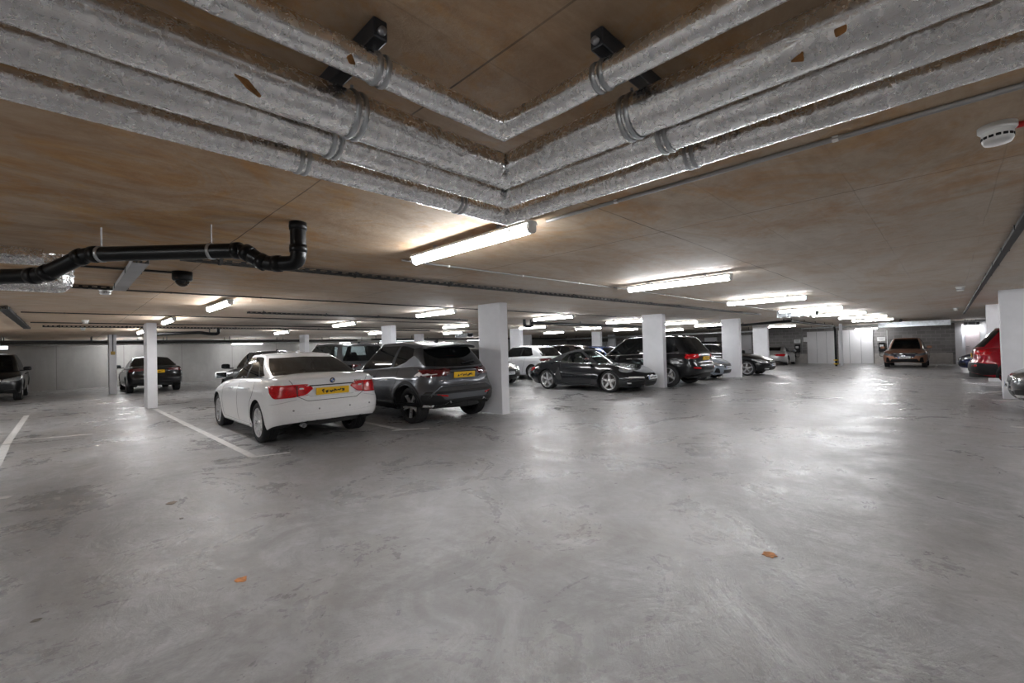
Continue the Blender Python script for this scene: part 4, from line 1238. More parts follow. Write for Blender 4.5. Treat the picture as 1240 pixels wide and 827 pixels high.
def front_dress(c, style, plate=True, pz=None):
    W, L = c.W / 2, c.L
    zn = interp(c.P['zs'], L - .12)
    for sg in (1, -1):
        sd = 'left' if sg == 1 else 'right'
        c.patch('headlamp', roundpoly([(sg * y * W, z) for y, z in [(.45, zn - .15), (.80, zn - .12), (.93, zn - .02), (.88, zn + .03), (.50, zn - .05)]], .03), 'front', M_LAMP, .008, .03)
        c.patch('headlamp', roundpoly([(L - .16, zn - .13), (L - .60, zn + .0), (L - .62, zn + .06), (L - .30, zn + .03), (L - .14, zn - .04)], .03), sd, M_LAMP, .008, .03)
        if style in ('hatch', 'copper'):
            c.patch('fog_surround', roundpoly([(sg * .62 * W, .26), (sg * .84 * W, .30), (sg * .80 * W, zn - .20), (sg * .70 * W, zn - .22)], .03), 'front', M_BLACKP, .008, .03)
        else:
            c.patch('air_intake', roundpoly([(sg * .48 * W, .28), (sg * .84 * W, .31), (sg * .80 * W, .44), (sg * .52 * W, .42)], .03), 'front', M_BLACKP, .006, .03)
    if style == 'copper':
        c.patch('shield_grille', roundpoly([(-.62 * W, zn - .02), (-.40 * W, zn - .24), (.40 * W, zn - .24), (.62 * W, zn - .02), (.50 * W, zn + .04), (-.50 * W, zn + .04)], .04), 'front', M_GREYB, .008, .03)
        c.patch('lower_grille', roundpoly([(-.66 * W, .30), (.66 * W, .30), (.55 * W, .48), (-.55 * W, .48)], .03), 'front', M_BLACKP, .008, .03)
        c.strip('chrome_strip', [(-.50 * W, zn - .02), (.50 * W, zn - .02)], 'front', .02, M_CHROME, .016, .015)
        c.plate('front', 0, .545, False)
        return
    c.patch('front_grille', roundpoly([(-.40 * W, zn - .20), (.40 * W, zn - .20), (.46 * W, zn - .05), (-.46 * W, zn - .05)], .03), 'front', M_BLACKP, .008, .03)
    c.strip('grille_edge', [(-.40 * W, zn - .20), (-.46 * W, zn - .05), (.46 * W, zn - .05), (.40 * W, zn - .20), (-.40 * W, zn - .20)], 'front', .018, M_CHROME, .012, .015, n=50)
    c.patch('lower_grille', roundpoly([(-.42 * W, .26), (.42 * W, .26), (.44 * W, .38), (-.44 * W, .38)], .02), 'front', M_BLACKP, .006, .03)
    if plate: c.plate('front', 0, pz or .46, False, tilt=-.05)

def other_car(name, base, x, y, head, label, mat, glass=None, wheel=('fork', 5), rim=None, rimr=None, front='saloon', rear='hatch', trim=False, chrome=False, rearplate=True, frontplate=True, handles=True, interior=False, rails=False, aerial=True, **kw):
    root = car_root(name, x, y, head, label)
    P = spec(base, dict(paint=mat, glass=glass or M_GLASSD, windscreen=M_GLASS), step=.06, **kw)
    c = Car(P, root)
    c.wheels(wheel, rimr or P['rw'] * .70, .22, rim)
    g = P['gh']
    c.mirrors(g['xA'] - .28, P['W'] / 2 * .94, interp(P['zs'], g['xA'] - .3) + .09, mat)
    if handles:
        kx = P['L'] / base['L']
        c.handles([(g['xD'] + 1.25 * kx, interp(P['zs'], 1.6) - .15), (g['xD'] + 2.2 * kx, interp(P['zs'], 2.4) - .15)], chrome and M_CHROME or mat)
    if trim:
        arch_trim(c, .06); band(c, 'sill_cladding', c.xr + c.R + .06, c.xf - c.R - .06, P['rw'] * .78, P['rw'] * 1.15, M_BLACKP, .01)
    if chrome:
        kx = P['L'] / base['L']
        c.both(c.strip, 'chrome_window_line', [(g['xD'] + .5, interp(P['zs'], g['xD'] + .5) + .01), ((g['xD'] + g['xA']) / 2, interp(P['zs'], 2.2) + .006), (g['xA'] - .2, interp(P['zs'], g['xA'] - .2) + .01)], 'left', .018, M_CHROME, .004, .01)
    kx = P['L'] / base['L']; kz = P['H'] / base['H']
    d = {'saloon_car': [(1.30, .95), (2.16, .93), (3.24, .89)]}.get(name, [(1.2, .95), (2.05, .93), (3.0, .9)])
    c.seams([[(xx * kx, interp(P['zs'], xx * kx) - .02), (xx * kx + (.08 if k == 0 else .01), P['rw'] * 1.9), (xx * kx + (.18 if k == 0 else 0), P['rw'] * .95)] for k, (xx, zz) in enumerate(d)])
    rear_dress(c, rear, rearplate, dark=trim); front_dress(c, front, frontplate)
    if rails:
        for sg in (1, -1):
            mb = MB(); yy = g['w1'] * .93
            pts = [(g['xC'] + .15 + (g['xB'] - g['xC'] - .25) * k / 10 - P['L'] / 2, sg * yy, interp(g['roof'], g['xC'] + .15 + (g['xB'] - g['xC'] - .25) * k / 10) + (.045 if 0 < k < 10 else .01)) for k in range(11)]
            mb.ring_tube(pts, .013, 8); mb.build('roof_rail', M_CHROME if rails == 'chrome' else M_BLACKP, root)
    if aerial:
        mb = MB(); xx = g['xC'] + .22
        mb.prism([(0, 0), (.14, 0), (.09, .03), (.01, .055)], -.016, .016, Matrix.Translation((-P['L'] / 2 + xx, 0, interp(g['roof'], xx) + .028)) @ Matrix.Rotation(PI / 2, 4, 'X'))
        mb.build('aerial_fin', M_BLACKP, root)
    if interior: c.interior(seatz=interp(P['zs'], 2) - .42)
    return c

M_GREYB = simple('blue_black_gloss', (0.02, 0.022, 0.04), 0.15, coat=1.0)
BLK = paint('black', (0.006, 0.006, 0.007), rough=.3, coat=.7)
white_saloon(); grey_crossover(); sports_car()
other_car('sport_utility_car', SUV, 14.52, 7.86, 90, 'black sport utility car with yellow rear plate between two white pillars', BLK, wheel=('fork', 5), rim=M_SILVER, rimr=.25, rear='suv', front='saloon', chrome=True, rails='black', wb=2.86, interior=True)
other_car('hatchback_car', HATCH, 17.62, 7.98, -90, 'blue-grey hatchback showing its nose in front of a white pillar', paint('blue_grey', (0.30, 0.345, 0.40), metal=.3), front='hatch', L=4.05, H=1.44, interior=True)
other_car('saloon_car', SEDAN, 21.45, 7.75, -90, 'black saloon with bright alloy wheel and white front plate between far pillars', BLK, wheel=('fork', 5), rim=M_SILVER, rimr=.24, front='saloon', rear='saloon', L=4.70, wb=2.82, interior=True)
other_car('coupe_car', SPORT, 36.2, 8.85, 0, 'small silver coupe nosed up to the block wall by a charger', paint('silver', (0.52, 0.52, 0.52), metal=.6), front='hatch', rear='hatch', L=4.1, H=1.36, wheel=('fork', 5), aerial=False, frontplate=False, rearplate=False, handles=False)
other_car('crossover_car', CROSS, 34.1, 1.75, 180, 'copper crossover facing the camera at the far end of the aisle', paint('copper', (0.46, 0.235, 0.155), metal=.55), front='copper', rear='suv', L=4.6, W=1.85, H=1.66, rearplate=False, interior=True)
other_car('crossover_car', SUV, 17.25, -2.66, -90, 'red sport utility car with dark rear bumper behind the right-hand pillar', paint('red', (0.27, 0.004, 0.012), metal=.35), front='hatch', rear='suv', trim=True, L=4.62, W=1.86, H=1.64, chrome=False)
other_car('hatchback_car', HATCH, 27.0, -2.35, 90, 'dark blue car peeping out beyond the red car', paint('blue', (0.012, 0.02, 0.075), metal=.4), front='saloon', rear='hatch', L=4.2)
other_car('saloon_car', SEDAN, 12.30, -3.10, 90, 'grey car with chrome-edged grille cut by the right edge of the photo', paint('mid_grey', (0.04, 0.04, 0.043), metal=.6), front='saloon', rear='saloon', L=4.7, H=1.44)
other_car('saloon_car', SEDAN, 2.58, 24.9, 90, 'black saloon with yellow rear plate against the concrete wall, half behind a pillar', BLK, wheel=('fork', 5), rear='saloon', front='saloon', L=4.75, H=1.44, chrome=True)
other_car('sport_utility_car', SUV, -1.98, 25.4, -90, 'black sport utility car facing forward at the left edge of the photo', BLK, front='saloon', rear='suv', wheel=('fork', 5), L=4.72, H=1.70, interior=True)
other_car('saloon_car', SEDAN, 4.28, 14.3, 90, 'black car hidden behind the white saloon, roof line showing', BLK, H=1.50, front='saloon', rear='saloon', handles=False)
other_car('sport_utility_car', SUV, 6.42, 14.6, 90, 'dark grey tall car behind the metallic grey crossover', paint('graphite', (0.085, 0.088, 0.095), metal=.6), H=1.70, glass=M_GLASS, front='saloon', rear='saloon', rearplate=False, rails='chrome', interior=True)
other_car('hatchback_car', HATCH, 9.45, 14.0, 90, 'black car glimpsed between grey crossover and broad white pillar', BLK, H=1.5, front='hatch', rear='hatch', handles=False)
other_car('saloon_car', SEDAN, 11.62, 13.9, -90, 'dark grey car with white front plate half behind the broad white pillar', paint('dark_grey', (0.028, 0.027, 0.027), metal=.4), front='saloon', rear='saloon', H=1.42)
other_car('hatchback_car', HATCH, 15.0, 14.15, 90, 'white hatchback with dark rear window behind the black sports car', paint('pearl', (0.62, 0.63, 0.66)), front='hatch', rear='saloon', H=1.50, glass=M_GLASSD, rearplate=False, interior=True)
other_car('hatchback_car', HATCH, 17.35, 13.9, 90, 'dark brown car whose glossy roof shows over the black sports car', paint('brown_black', (0.03, 0.022, 0.02), metal=.4), front='hatch', rear='hatch', H=1.50, handles=False)
other_car('hatchback_car', HATCH, 19.65, 13.9, 90, 'blue car seen between the sports car and the black sport utility car', paint('navy', (0.015, 0.03, 0.085), metal=.3), front='hatch', rear='hatch', H=1.44, handles=False)
other_car('hatchback_car', SUV, 33.2, 13.6, 90, 'black car far back behind the blue-grey hatchback', BLK, front='saloon', rear='suv', H=1.75, handles=False)
# ------------------------------------------------------------------ the room
X0, X1, Y0, Y1 = -9.0, 39.0, -8.0, 30.0
def floor_slab():
    mb = MB()
    xs = [X0 - .3, 16.0] + [16 + 2 * k for k in range(1, 12)] + [X1 + .3]
    vs = []; fs = []
    for x in xs:
        z = floor_z(x)
        vs += [(x, Y0 - .3, z), (x, Y1 + .3, z), (x, Y1 + .3, z - .25), (x, Y0 - .3, z - .25)]
    for i in range(len(xs) - 1):
        for j in range(4): fs.append([i*4 + j, i*4 + 4 + j, i*4 + 4 + (j + 1) % 4, i*4 + (j + 1) % 4])
    fs += [[0, 1, 2, 3], [len(vs) - 1, len(vs) - 2, len(vs) - 3, len(vs) - 4]]
    mb.add(vs, fs)
    return tag(mb.build('floor', M_FLOOR), kind='structure')
floor_slab()
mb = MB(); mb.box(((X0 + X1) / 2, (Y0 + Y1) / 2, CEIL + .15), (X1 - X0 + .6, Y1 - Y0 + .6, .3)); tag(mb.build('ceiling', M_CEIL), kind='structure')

def holed_wall(name, mat, axis, at, a0, a1, z0, z1, holes, th=.3):
    """wall slab along x (axis 0) or y (axis 1); holes = (a0, a1, z0, z1)"""
    mb = MB()
    cuts = sorted({a0, a1, *[h[0] for h in holes], *[h[1] for h in holes]})
    for p, q in zip(cuts, cuts[1:]):
        m = (p + q) / 2
        zz = sorted([(h[2], h[3]) for h in holes if h[0] < m < h[1]])
        z = z0
        for b, t in zz + [(z1, z1)]:
            if b - z > .01:
                c = (m, at, (z + b) / 2) if axis == 0 else (at, m, (z + b) / 2)
                d = (q - p, th, b - z) if axis == 0 else (th, q - p, b - z)
                mb.box(c, d)
            z = t
    return tag(mb.build(name, mat), kind='structure')
W1 = (13.0, 15.4, 1.15, 2.06); W2 = (16.4, 20.6, 1.96, 2.26); W3 = (-4.2, -1.75, 1.90, 2.30)
holed_wall('wall_left', M_CONC, 0, Y1 + .15, X0 - .3, X1 + .3, -.2, CEIL, [W1, W2, W3])
holed_wall('wall_far', M_BLOCK, 1, X1 + .15, Y0, Y1, -.7, CEIL, [])
holed_wall('wall_right', M_BLOCK, 0, Y0 - .15, X0 - .3, X1 + .3, -.7, CEIL, [])
holed_wall('wall_near', M_CONC, 1, X0 - .15, Y0, Y1, -.2, CEIL, [])
M_PANE = glass_mat('window_pane_glass', (0.92, 0.95, 0.95), .9)
M_WFRAME = simple('window_frame_grey', (.35, .36, .37), .4)
for k, w in enumerate((W1, W2, W3)):
    mb = MB(); f = .05
    for (a, b, c, d) in ((w[0], w[0] + f, w[2], w[3]), (w[1] - f, w[1], w[2], w[3]), (w[0], w[1], w[2], w[2] + f), (w[0], w[1], w[3] - f, w[3])):
        mb.box(((a + b) / 2, Y1 + .12, (c + d) / 2), (b - a, .08, d - c))
    n = 2 if k != 1 else 4
    for i in range(1, n): mb.box((w[0] + (w[1] - w[0]) * i / n, Y1 + .12, (w[2] + w[3]) / 2), (.05, .07, w[3] - w[2] - .02))
    fr = tag(mb.build('window_%d' % (k + 1), M_WFRAME), kind='structure')
    g = MB(); g.box(((w[0] + w[1]) / 2, Y1 + .13, (w[2] + w[3]) / 2), (w[1] - w[0] - .06, .012, w[3] - w[2] - .06)); g.build('window_pane', M_PANE, fr)
# far wall: kerb, white doors, white corner by the lobby
mb = MB(); mb.box((X1 - .05, (7.55 + Y1) / 2, .02), (.1, Y1 - 7.55, .70)); mb.box((X1 - .05, 1.75, .02), (.1, 3.8, .70)); tag(mb.build('baseboard_far', simple('kerb_concrete', (.50, .475, .45), .8, var=.1)), kind='structure')
dn = 0
for (a, b, top, split) in ((3.70, 5.62, 2.02, 0), (5.72, 7.5, 2.0, 1), (11.3, 12.5, 1.95, 0), (14.0, 15.0, 1.85, 0), (24.2, 26.0, 1.8, 0)):
    dn += 1
    mb = MB(); zf = floor_z(X1)
    mb.box((X1 - .10, (a + b) / 2, (top + zf) / 2), (.18, b - a, top - zf), .008)
    d = tag(mb.build('door_%d' % dn, M_WPANEL), kind='structure')
    t = MB()
    for i in range(1, 3 if b - a > 1.5 else 1): t.box((X1 - .195, a + (b - a) * i / 3, (top + zf) / 2), (.012, .02, top - zf - .06))
    if b - a <= 1.5: t.box((X1 - .2, a + .12, .75), (.04, .12, .03))
    t.build('panel_joint' if b - a > 1.5 else 'door_handle', M_GREYMET, d)
mb = MB(); mb.box((X1 - .25, -2.0, 1.0), (.5, 3.0, 2.72)); tag(mb.build('trim_1', M_WHITE), kind='structure')
mb = MB(); mb.box((X1 - .6, -.42, 1.0), (.35, .30, 2.72)); tag(mb.build('trim_2', M_WHITE), kind='structure')
mb = MB(); mb.box((X1 - .53, -1.02, .72), (.06, .62, 2.0), .01)
dd = tag(mb.build('door_6', simple('pale_pink_door', (.66, .58, .60), .5)), kind='structure')
mb = MB(); mb.box((X1 - .6, -.80, .75), (.05, .12, .03)); mb.build('door_handle', M_GREYMET, dd)

# ------------------------------------------------------------------ pillars
def pillar(x, y, label, sx=.22, sy=.70, flip=False):
    yc = y + sy / 2 if not flip else y - sy / 2
    zb = floor_z(x) - .01
    mb = MB(); mb.box((x + sx / 2, yc, (CEIL + zb) / 2), (sx, sy, CEIL - zb), .012)
    o = mb.build('pillar', M_WHITE)
    return tag(o, label, 'pillar')
pA = pillar(6.43, 6.69, 'broad white pillar right beside the grey crossover, nearest pillar in the middle')
pillar(13.33, 6.45, 'white pillar between the black sports car and the black sport utility car')
pillar(19.38, 6.08, 'white pillar behind the nose of the blue-grey hatchback')
pillar(25.7, 6.70, 'white pillar behind the black saloon with bright alloy wheel')
pillar(14.30, -.80, 'wide white pillar at the right edge between red car and grey car', flip=True)
pillar(20.55, -.86, 'white pillar partly hidden behind the red sport utility car', flip=True)
pL = pillar(1.58, 15.65, 'slim white pillar at the head of the white floor line, left of the white saloon')
pL2 = pillar(1.23, 23.6, 'slim white pillar with a yellow call point left of the black saloon')
pillar(8.47, 14.65, 'white pillar seen over the roof of the metallic grey crossover, nearer of two')
pillar(14.30, 21.45, 'small white pillar seen over the crossover roof near its aerial')
pillar(15.80, 15.05, 'white pillar just right of the broad pillar, behind the white hatchback')
pillar(25.60, 16.85, 'white pillar above the windscreen of the black sports car')
pillar(8.50, 23.1, 'white pillar rising behind the roof of the white saloon')
pillar(24.8, 22.6, 'thin far white pillar seen above the white hatchback')
pillar(34.0, 20.9, 'thin far white pillar against dark blocks beside the black sport utility car')
# call point with its conduit on a pillar
t = empty('call_point', (1.34, 23.575, 1.62), 'yellow call point on the slim white pillar by the black saloon', 'call point')
mb = MB(); mb.box((0, 0, 0), (.13, .05, .13), .015); mb.build('box', simple('dull_yellow', (.55, .36, .10), .5), t)
mb = MB(); mb.ring_tube([(0, .005, .06), (0, .005, .735)], .014, 8); mb.build('conduit', M_DKCOND, t)

# ------------------------------------------------------------------ ceiling tube lights
def tube_light(x, y, label, along='y', z=2.27, rod=0.0, length=1.57, group='tube lights on the ceiling', clips=False):
    root = empty('tube_light', (x, y, z), label, 'ceiling light', group, 0 if along == 'y' else -PI / 2)
    h = length / 2
    M = Matrix.Translation((0, h, 0)) @ Matrix.Rotation(PI / 2, 4, 'X')
    mb = MB(); mb.prism([(-.060, .026), (-.045, .052), (.045, .052), (.060, .026)], 0.0, length, M)
    mb.build('housing', M_WPLASTIC, root)
    d = MB()
    n = 14
    prof = [(-.040, .025)] + [(.040 * math.cos(t), -.004 + .036 * math.sin(t)) for t in [PI + PI * k / n for k in range(n + 1)]] + [(.040, .025)]; n += 2
    vs = [(px, -h + .03, pz) for px, pz in prof] + [(px, h - .03, pz) for px, pz in prof]
    m = n + 1
    d.add(vs, [[k, k + 1, m + k + 1, m + k] for k in range(n)] + [[m - 1, 0, m, 2 * m - 1]], True)
    d.add(vs, [list(range(m)), list(range(m, 2 * m))[::-1]])
    d.build('diffuser', M_TUBE, root)
    for s_ in (-1, 1):
        e = MB(); e.prism([(px * 1.04, pz * 1.04) for px, pz in prof], -.013, .013, Matrix.Translation((0, s_ * (h - .012), 0)) @ Matrix.Rotation(PI / 2, 4, 'X'))
        e.build('end_cap', M_WPLASTIC, root)
    if clips:
        for k in range(4):
            yy = -h + .2 + (length - .4) * k / 3
            for s_ in (-1, 1):
                c = MB(); c.box((s_ * .041, yy, .012), (.008, .03, .03), .003); c.build('clip', M_GALV, root)
    top = CEIL - z - .001
    for s_ in (-1, 1):
        r = MB(); r.box((0, s_ * h * .55, (.050 + top) / 2), (.04, .03, top - .050 + .002), .003)
        if rod: r.ring_tube([(0, s_ * h * .55, top - .002), (0, s_ * h * .55, .04)], .006, 6)
        r.build('mounting_bracket', M_GREYMET, root)
    return root
LI = [(2.44, 2.95, 'large bright tube light just beyond the corner of the foil pipes'),
      (6.38, 2.86, 'bright tube light second along the aisle after the one by the pipes'),
      (10.78, 2.84, 'tube light third along the aisle, in front of the small grey duct'),
      (15.15, 2.84, 'tube light beside the small galvanised duct over the aisle'),
      (19.2, 2.75, 'far tube light just past the small galvanised duct'),
      (22.9, 2.5, 'far tube light over the aisle before the black drain pipe'),
      (6.33, 8.85, 'tube light over the metallic grey crossover left of the broad pillar'),
      (10.5, 8.6, 'tube light right of the broad pillar, above the sports car'),
      (14.95, 8.75, 'tube light passing behind the second pillar over the black sport utility car'),
      (18.8, 8.3, 'tube light above the blue-grey hatchback'),
      (22.8, 8.5, 'tube light running behind the third pillar'),
      (30.4, 7.2, 'far tube light right of the fourth pillar'),
      (1.94, 9.25, 'tube light hanging left of the white saloon, nearest of the left row'),
      (1.80, 13.65, 'tube light at the top of the slim pillar left of the white saloon'),
      (6.20, 13.55, 'tube light over the graphite car, left of the one above the crossover'),
      (10.45, 13.3, 'short looking tube light just left of the broad pillar'),
      (14.45, 13.0, 'tube light just right of the broad pillar above the white hatchback'),
      (18.4, 12.8, 'tube light touching the pillar above the sports car windscreen'),
      (22.5, 13.1, 'tube light behind the dark pipe trap left of the second pillar'),
      (27.3, 12.6, 'distant tube light right of the second pillar'),
      (1.83, 19.5, 'distant tube light half hidden by the slim left pillar'),
      (6.18, 19.2, 'distant tube light above the roof of the white saloon'),
      (10.4, 19.2, 'distant tube light left of the pillar over the crossover'),
      (14.4, 18.6, 'distant tube light by the small duct left of the broad pillar'),
      (21.2, 17.3, 'distant tube light above the white hatchback roof'),
      (18.2, -2.75, 'tube light over the red car between the right-hand pillars'),
      (27.3, 2.6, 'distant tube light over the aisle beyond the black drain pipe'),
      ]
for k, (x, y, lab) in enumerate(LI): tube_light(x, y, lab, clips=k == 0)
for x, y, lab, z in ((7.3, 28.4, 'tube light along the concrete wall above the white saloon bonnet', 2.06), (2.1, 28.6, 'tube light along the concrete wall behind the slim left pillars', 2.18),
                     (12.6, 28.4, 'tube light along the concrete wall above the window', 2.08), (23.5, 27.5, 'tube light along the far corner wall', 2.1)):
    tube_light(x, y, lab, 'x', z, .03)
tube_light(38.0, 3.95, 'hanging tube light in front of the white wall panels', 'y', 2.05, .03, 1.2)
tube_light(38.1, -1.0, 'small tube light over the lobby door at the far right', 'y', 1.95, .03, .6)
# the same rows go on behind the camera
for x, y in ((-3.9, 2.9), (-7.0, 2.9), (-2.2, 9.2), (-6.0, -2.5), (-2.3, 14.0), (-2.4, 19.2), (2.4, -3.0), (-2.0, -3.0), (6.5, -3.0), (10.6, -3.2), (14.6, -3.9)):
    tube_light(x, y, 'tube light continuing the rows outside the picture', group='tube lights behind the camera')

# ------------------------------------------------------------------ foil wrapped pipes round the corner
def rough_tube(name, path, r, mat, seg, label, cat, group, step=.05):
    """densely ringed tube whose skin is slightly crumpled"""
    P = [Vector(path[0])]
    for a, b in zip(path, path[1:]):
        a, b = Vector(a), Vector(b); n = max(1, int((b - a).length / step))
        P += [a.lerp(b, k / n) for k in range(1, n + 1)]
    def radf(p, i, k):
        q = p * 9.0
        return 1 + .03 * noise.noise(q * .6) + .02 * noise.noise(p * Vector((3.1, 3.1, 22)))
    mb = MB(); mb.ring_tube(P, r, seg, True, radf)
    o = mb.build(name, mat)
    return tag(o, label, cat, group)
PIPES = [(1.215, 2.240, .044, 'thinnest foil pipe, uppermost and innermost of the four round the corner'),
         (1.43, 2.192, .074, 'thickest foil pipe, second from the inside of the corner bundle'),
         (1.633, 2.180, .061, 'foil pipe third from the inside of the corner bundle'),
         (1.90, 2.190, .056, 'outermost and lowest foil pipe of the corner bundle, ending over the tube light')]
pipe_objs = []
for c, z, r, lab in PIPES:
    pipe_objs.append(rough_tube('insulated_pipe', [(-7.5, c, z), (c, c, z), (c, -6.9, z)], r, M_FOIL, 28, lab, 'pipe', 'foil wrapped pipes'))
def ring(parent, name, p, axis, r, w, mat, seg=28):
    q = {'x': Matrix.Rotation(PI / 2, 4, 'Y'), 'y': Matrix.Rotation(PI / 2, 4, 'X'), 'z': Matrix.Identity(4)}[axis]
    M = Matrix.Translation(p) @ q
    mb = MB(); mb.lathe([(r - .004, -w/2), (r, -w/2), (r + .002, 0), (r, w/2), (r - .004, w/2)], M, seg)
    return mb.build(name, mat, parent)
CL = {0: [('x', .68), ('y', .76), ('x', -1.5), ('y', -1.6)], 1: [('x', .70), ('y', .778), ('x', -1.5), ('y', -1.6)], 2: [('x', .715), ('y', .745), ('x', -1.5), ('y', -1.5)], 3: [('x', .70), ('y', .757), ('x', 1.53), ('x', -1.5), ('y', -1.5)]}
for k, (c, z, r, lab) in enumerate(PIPES):
    for ax, v in CL[k]:
        for dv in (-.014, .014):
            p = (v + dv, c, z) if ax == 'x' else (c, v + dv, z)
            ring(pipe_objs[k], 'tape_band', p, ax, r * 1.075, .016, M_GALV)
        p = (v, c, z) if ax == 'x' else (c, v, z)
        mb = MB(); mb.ring_tube([(p[0], p[1], z + r), (p[0], p[1], CEIL - (.064 if abs(v) < 1 else .002))], .006, 8); mb.build('hanger_rod', M_GREYMET, pipe_objs[k])
    ring_c = MB()
# struts the pipes hang from
for n_, (p, d, lab) in enumerate((((.66, 1.56, CEIL - .03), (.045, .80, .06), 'black support strut above the left arm of foil pipes'), ((1.56, .745, CEIL - .03), (.80, .045, .06), 'black support strut above the right arm of foil pipes'))):
    t = empty('support_strut', (p[0], p[1], CEIL), lab, 'strut')
    mb = MB(); mb.box((0, 0, -.031), d, .005); mb.build('channel', simple('dark_strut', (.025, .026, .03), .4, metal=.3), t)
    mb = MB()
    e = (0, -d[1] / 2 - .004, -.042) if n_ == 0 else (-d[0] / 2 - .004, 0, -.042)
    mb.lathe([(.001, .012), (.012, .012), (.012, -.01), (.001, -.01)], Matrix.Translation(e) @ Matrix.Rotation(PI / 2, 4, 'X' if n_ == 0 else 'Y'), 10)
    mb.build('bolt', M_GREYMET, t)
# torn patches where brown insulation shows
def tear(k, ax, v, ang, poly, lab):
    c, z, r, _ = PIPES[k]
    pts = roundpoly(poly, .004, 2)
    vs = []
    for a, b in pts:
        th = ang + b / r
        off = (-math.cos(th) * (r * 1.055), math.sin(th) * (r * 1.055))
        vs.append((v + a, c + off[0], z + off[1]) if ax == 'x' else (c + off[0], v + a, z + off[1]))
    n = len(vs)
    mb = MB(); mb.add(vs + [tuple(Vector(q) + Vector((0, 0, .002))) for q in vs], [list(range(n)), list(range(n, 2 * n))[::-1]])
    o = mb.build('torn_patch', M_BROWN, pipe_objs[k]); o['label'] = lab
tear(1, 'x', .365, -.75, [(-.035, .012), (.0, .010), (.04, -.02), (.035, -.026), (.0, -.012)], 'brown leaf-shaped tear')
tear(0, 'x', .575, -.7, [(-.012, .0), (.0, .012), (.018, -.008), (.0, -.012)], 'brown tear')
tear(1, 'y', .27, -.9, [(-.02, .012), (.012, .0), (-.018, -.012)], 'brown tear')
tear(1, 'y', .17, -.6, [(-.015, .008), (.012, .008), (.010, -.010), (-.012, -.006)], 'brown tear')

# ------------------------------------------------------------------ black soil pipe on the left
t = empty('soil_pipe', (.52, 4.1, CEIL), 'black plastic drain pipe crossing the ceiling at left with an upturned end', 'drain pipe')
off = Vector((.52, 4.1, CEIL))
def bent(path, rad=.09, n=6):
    P = [Vector(p) for p in path]; out = [P[0]]
    for i in range(1, len(P) - 1):
        a = (P[i - 1] - P[i]); b = (P[i + 1] - P[i])
        r = min(rad, a.length * .48, b.length * .48)
        s, e = P[i] + a.normalized() * r, P[i] + b.normalized() * r
        for j in range(n + 1):
            u = j / n; out.append(s * (1 - u) ** 2 + P[i] * 2 * u * (1 - u) + e * u * u)
    return out + [P[-1]]
sp = [(-.78, 5.43, 2.01), (-.115, 4.77, 2.015), (.115, 4.535, 2.16), (.935, 3.705, 2.16), (1.055, 3.585, 2.055), (1.225, 3.415, 2.055), (1.225, 3.415, CEIL - .002)]
mb = MB(); mb.ring_tube([Vector(p) - off for p in bent(sp, .07)], .055, 22); mb.build('pipe_run', M_SOIL, t)
for a, b, f in ((1, 2, .12), (1, 2, .88), (0, 1, .93), (2, 3, .06), (3, 4, .2), (3, 4, .85), (2, 3, .965), (4, 5, .35), (5, 6, .35), (5, 6, .9)):
    A, B = Vector(sp[a]), Vector(sp[b]); p = A.lerp(B, f) - off; d = (B - A).normalized()
    M = Matrix.Translation(p) @ d.to_track_quat('Z', 'Y').to_matrix().to_4x4()
    cb = MB(); cb.lathe([(.054, -.028), (.0605, -.028), (.0625, 0), (.0605, .028), (.054, .028)], M, 22)
    cb.build('socket_collar', M_SOIL, t)
for f in (.10, .80):
    A, B = Vector(sp[2]), Vector(sp[3]); p = A.lerp(B, f) - off; d = (B - A).normalized()
    M = Matrix.Translation(p) @ d.to_track_quat('Z', 'Y').to_matrix().to_4x4()
    mb = MB(); mb.lathe([(.055, -.011), (.0605, -.011), (.0605, .011), (.055, .011)], M, 22)
    mb.ring_tube([(p.x, p.y, p.z + .055), (p.x, p.y, 0)], .006, 8)
    mb.build('pipe_clamp', M_GALV, t)
# foil ducts behind it
def foil_stub(path, r, lab):
    o = rough_tube('insulated_pipe', path, r, M_FOIL, 24, lab, 'pipe', 'foil wrapped pipes', .04); return o
fl = foil_stub(bent([(-6.5, 5.86, 2.10), (-.03, 5.86, 2.10), (-.03, 5.86, CEIL - .003)], .03, 3), .095, 'short foil pipe at the left edge turning up behind the black drain pipe')
for z in (2.17, 2.22, 2.27): ring(fl, 'tape_band', (-.03, 5.86, z), 'z', .101, .012, M_GALV)
foil_stub([(-6.5, 5.50, 2.265), (-.12, 5.50, 2.265)], .072, 'upper foil pipe at the left edge, above the elbow of the other')

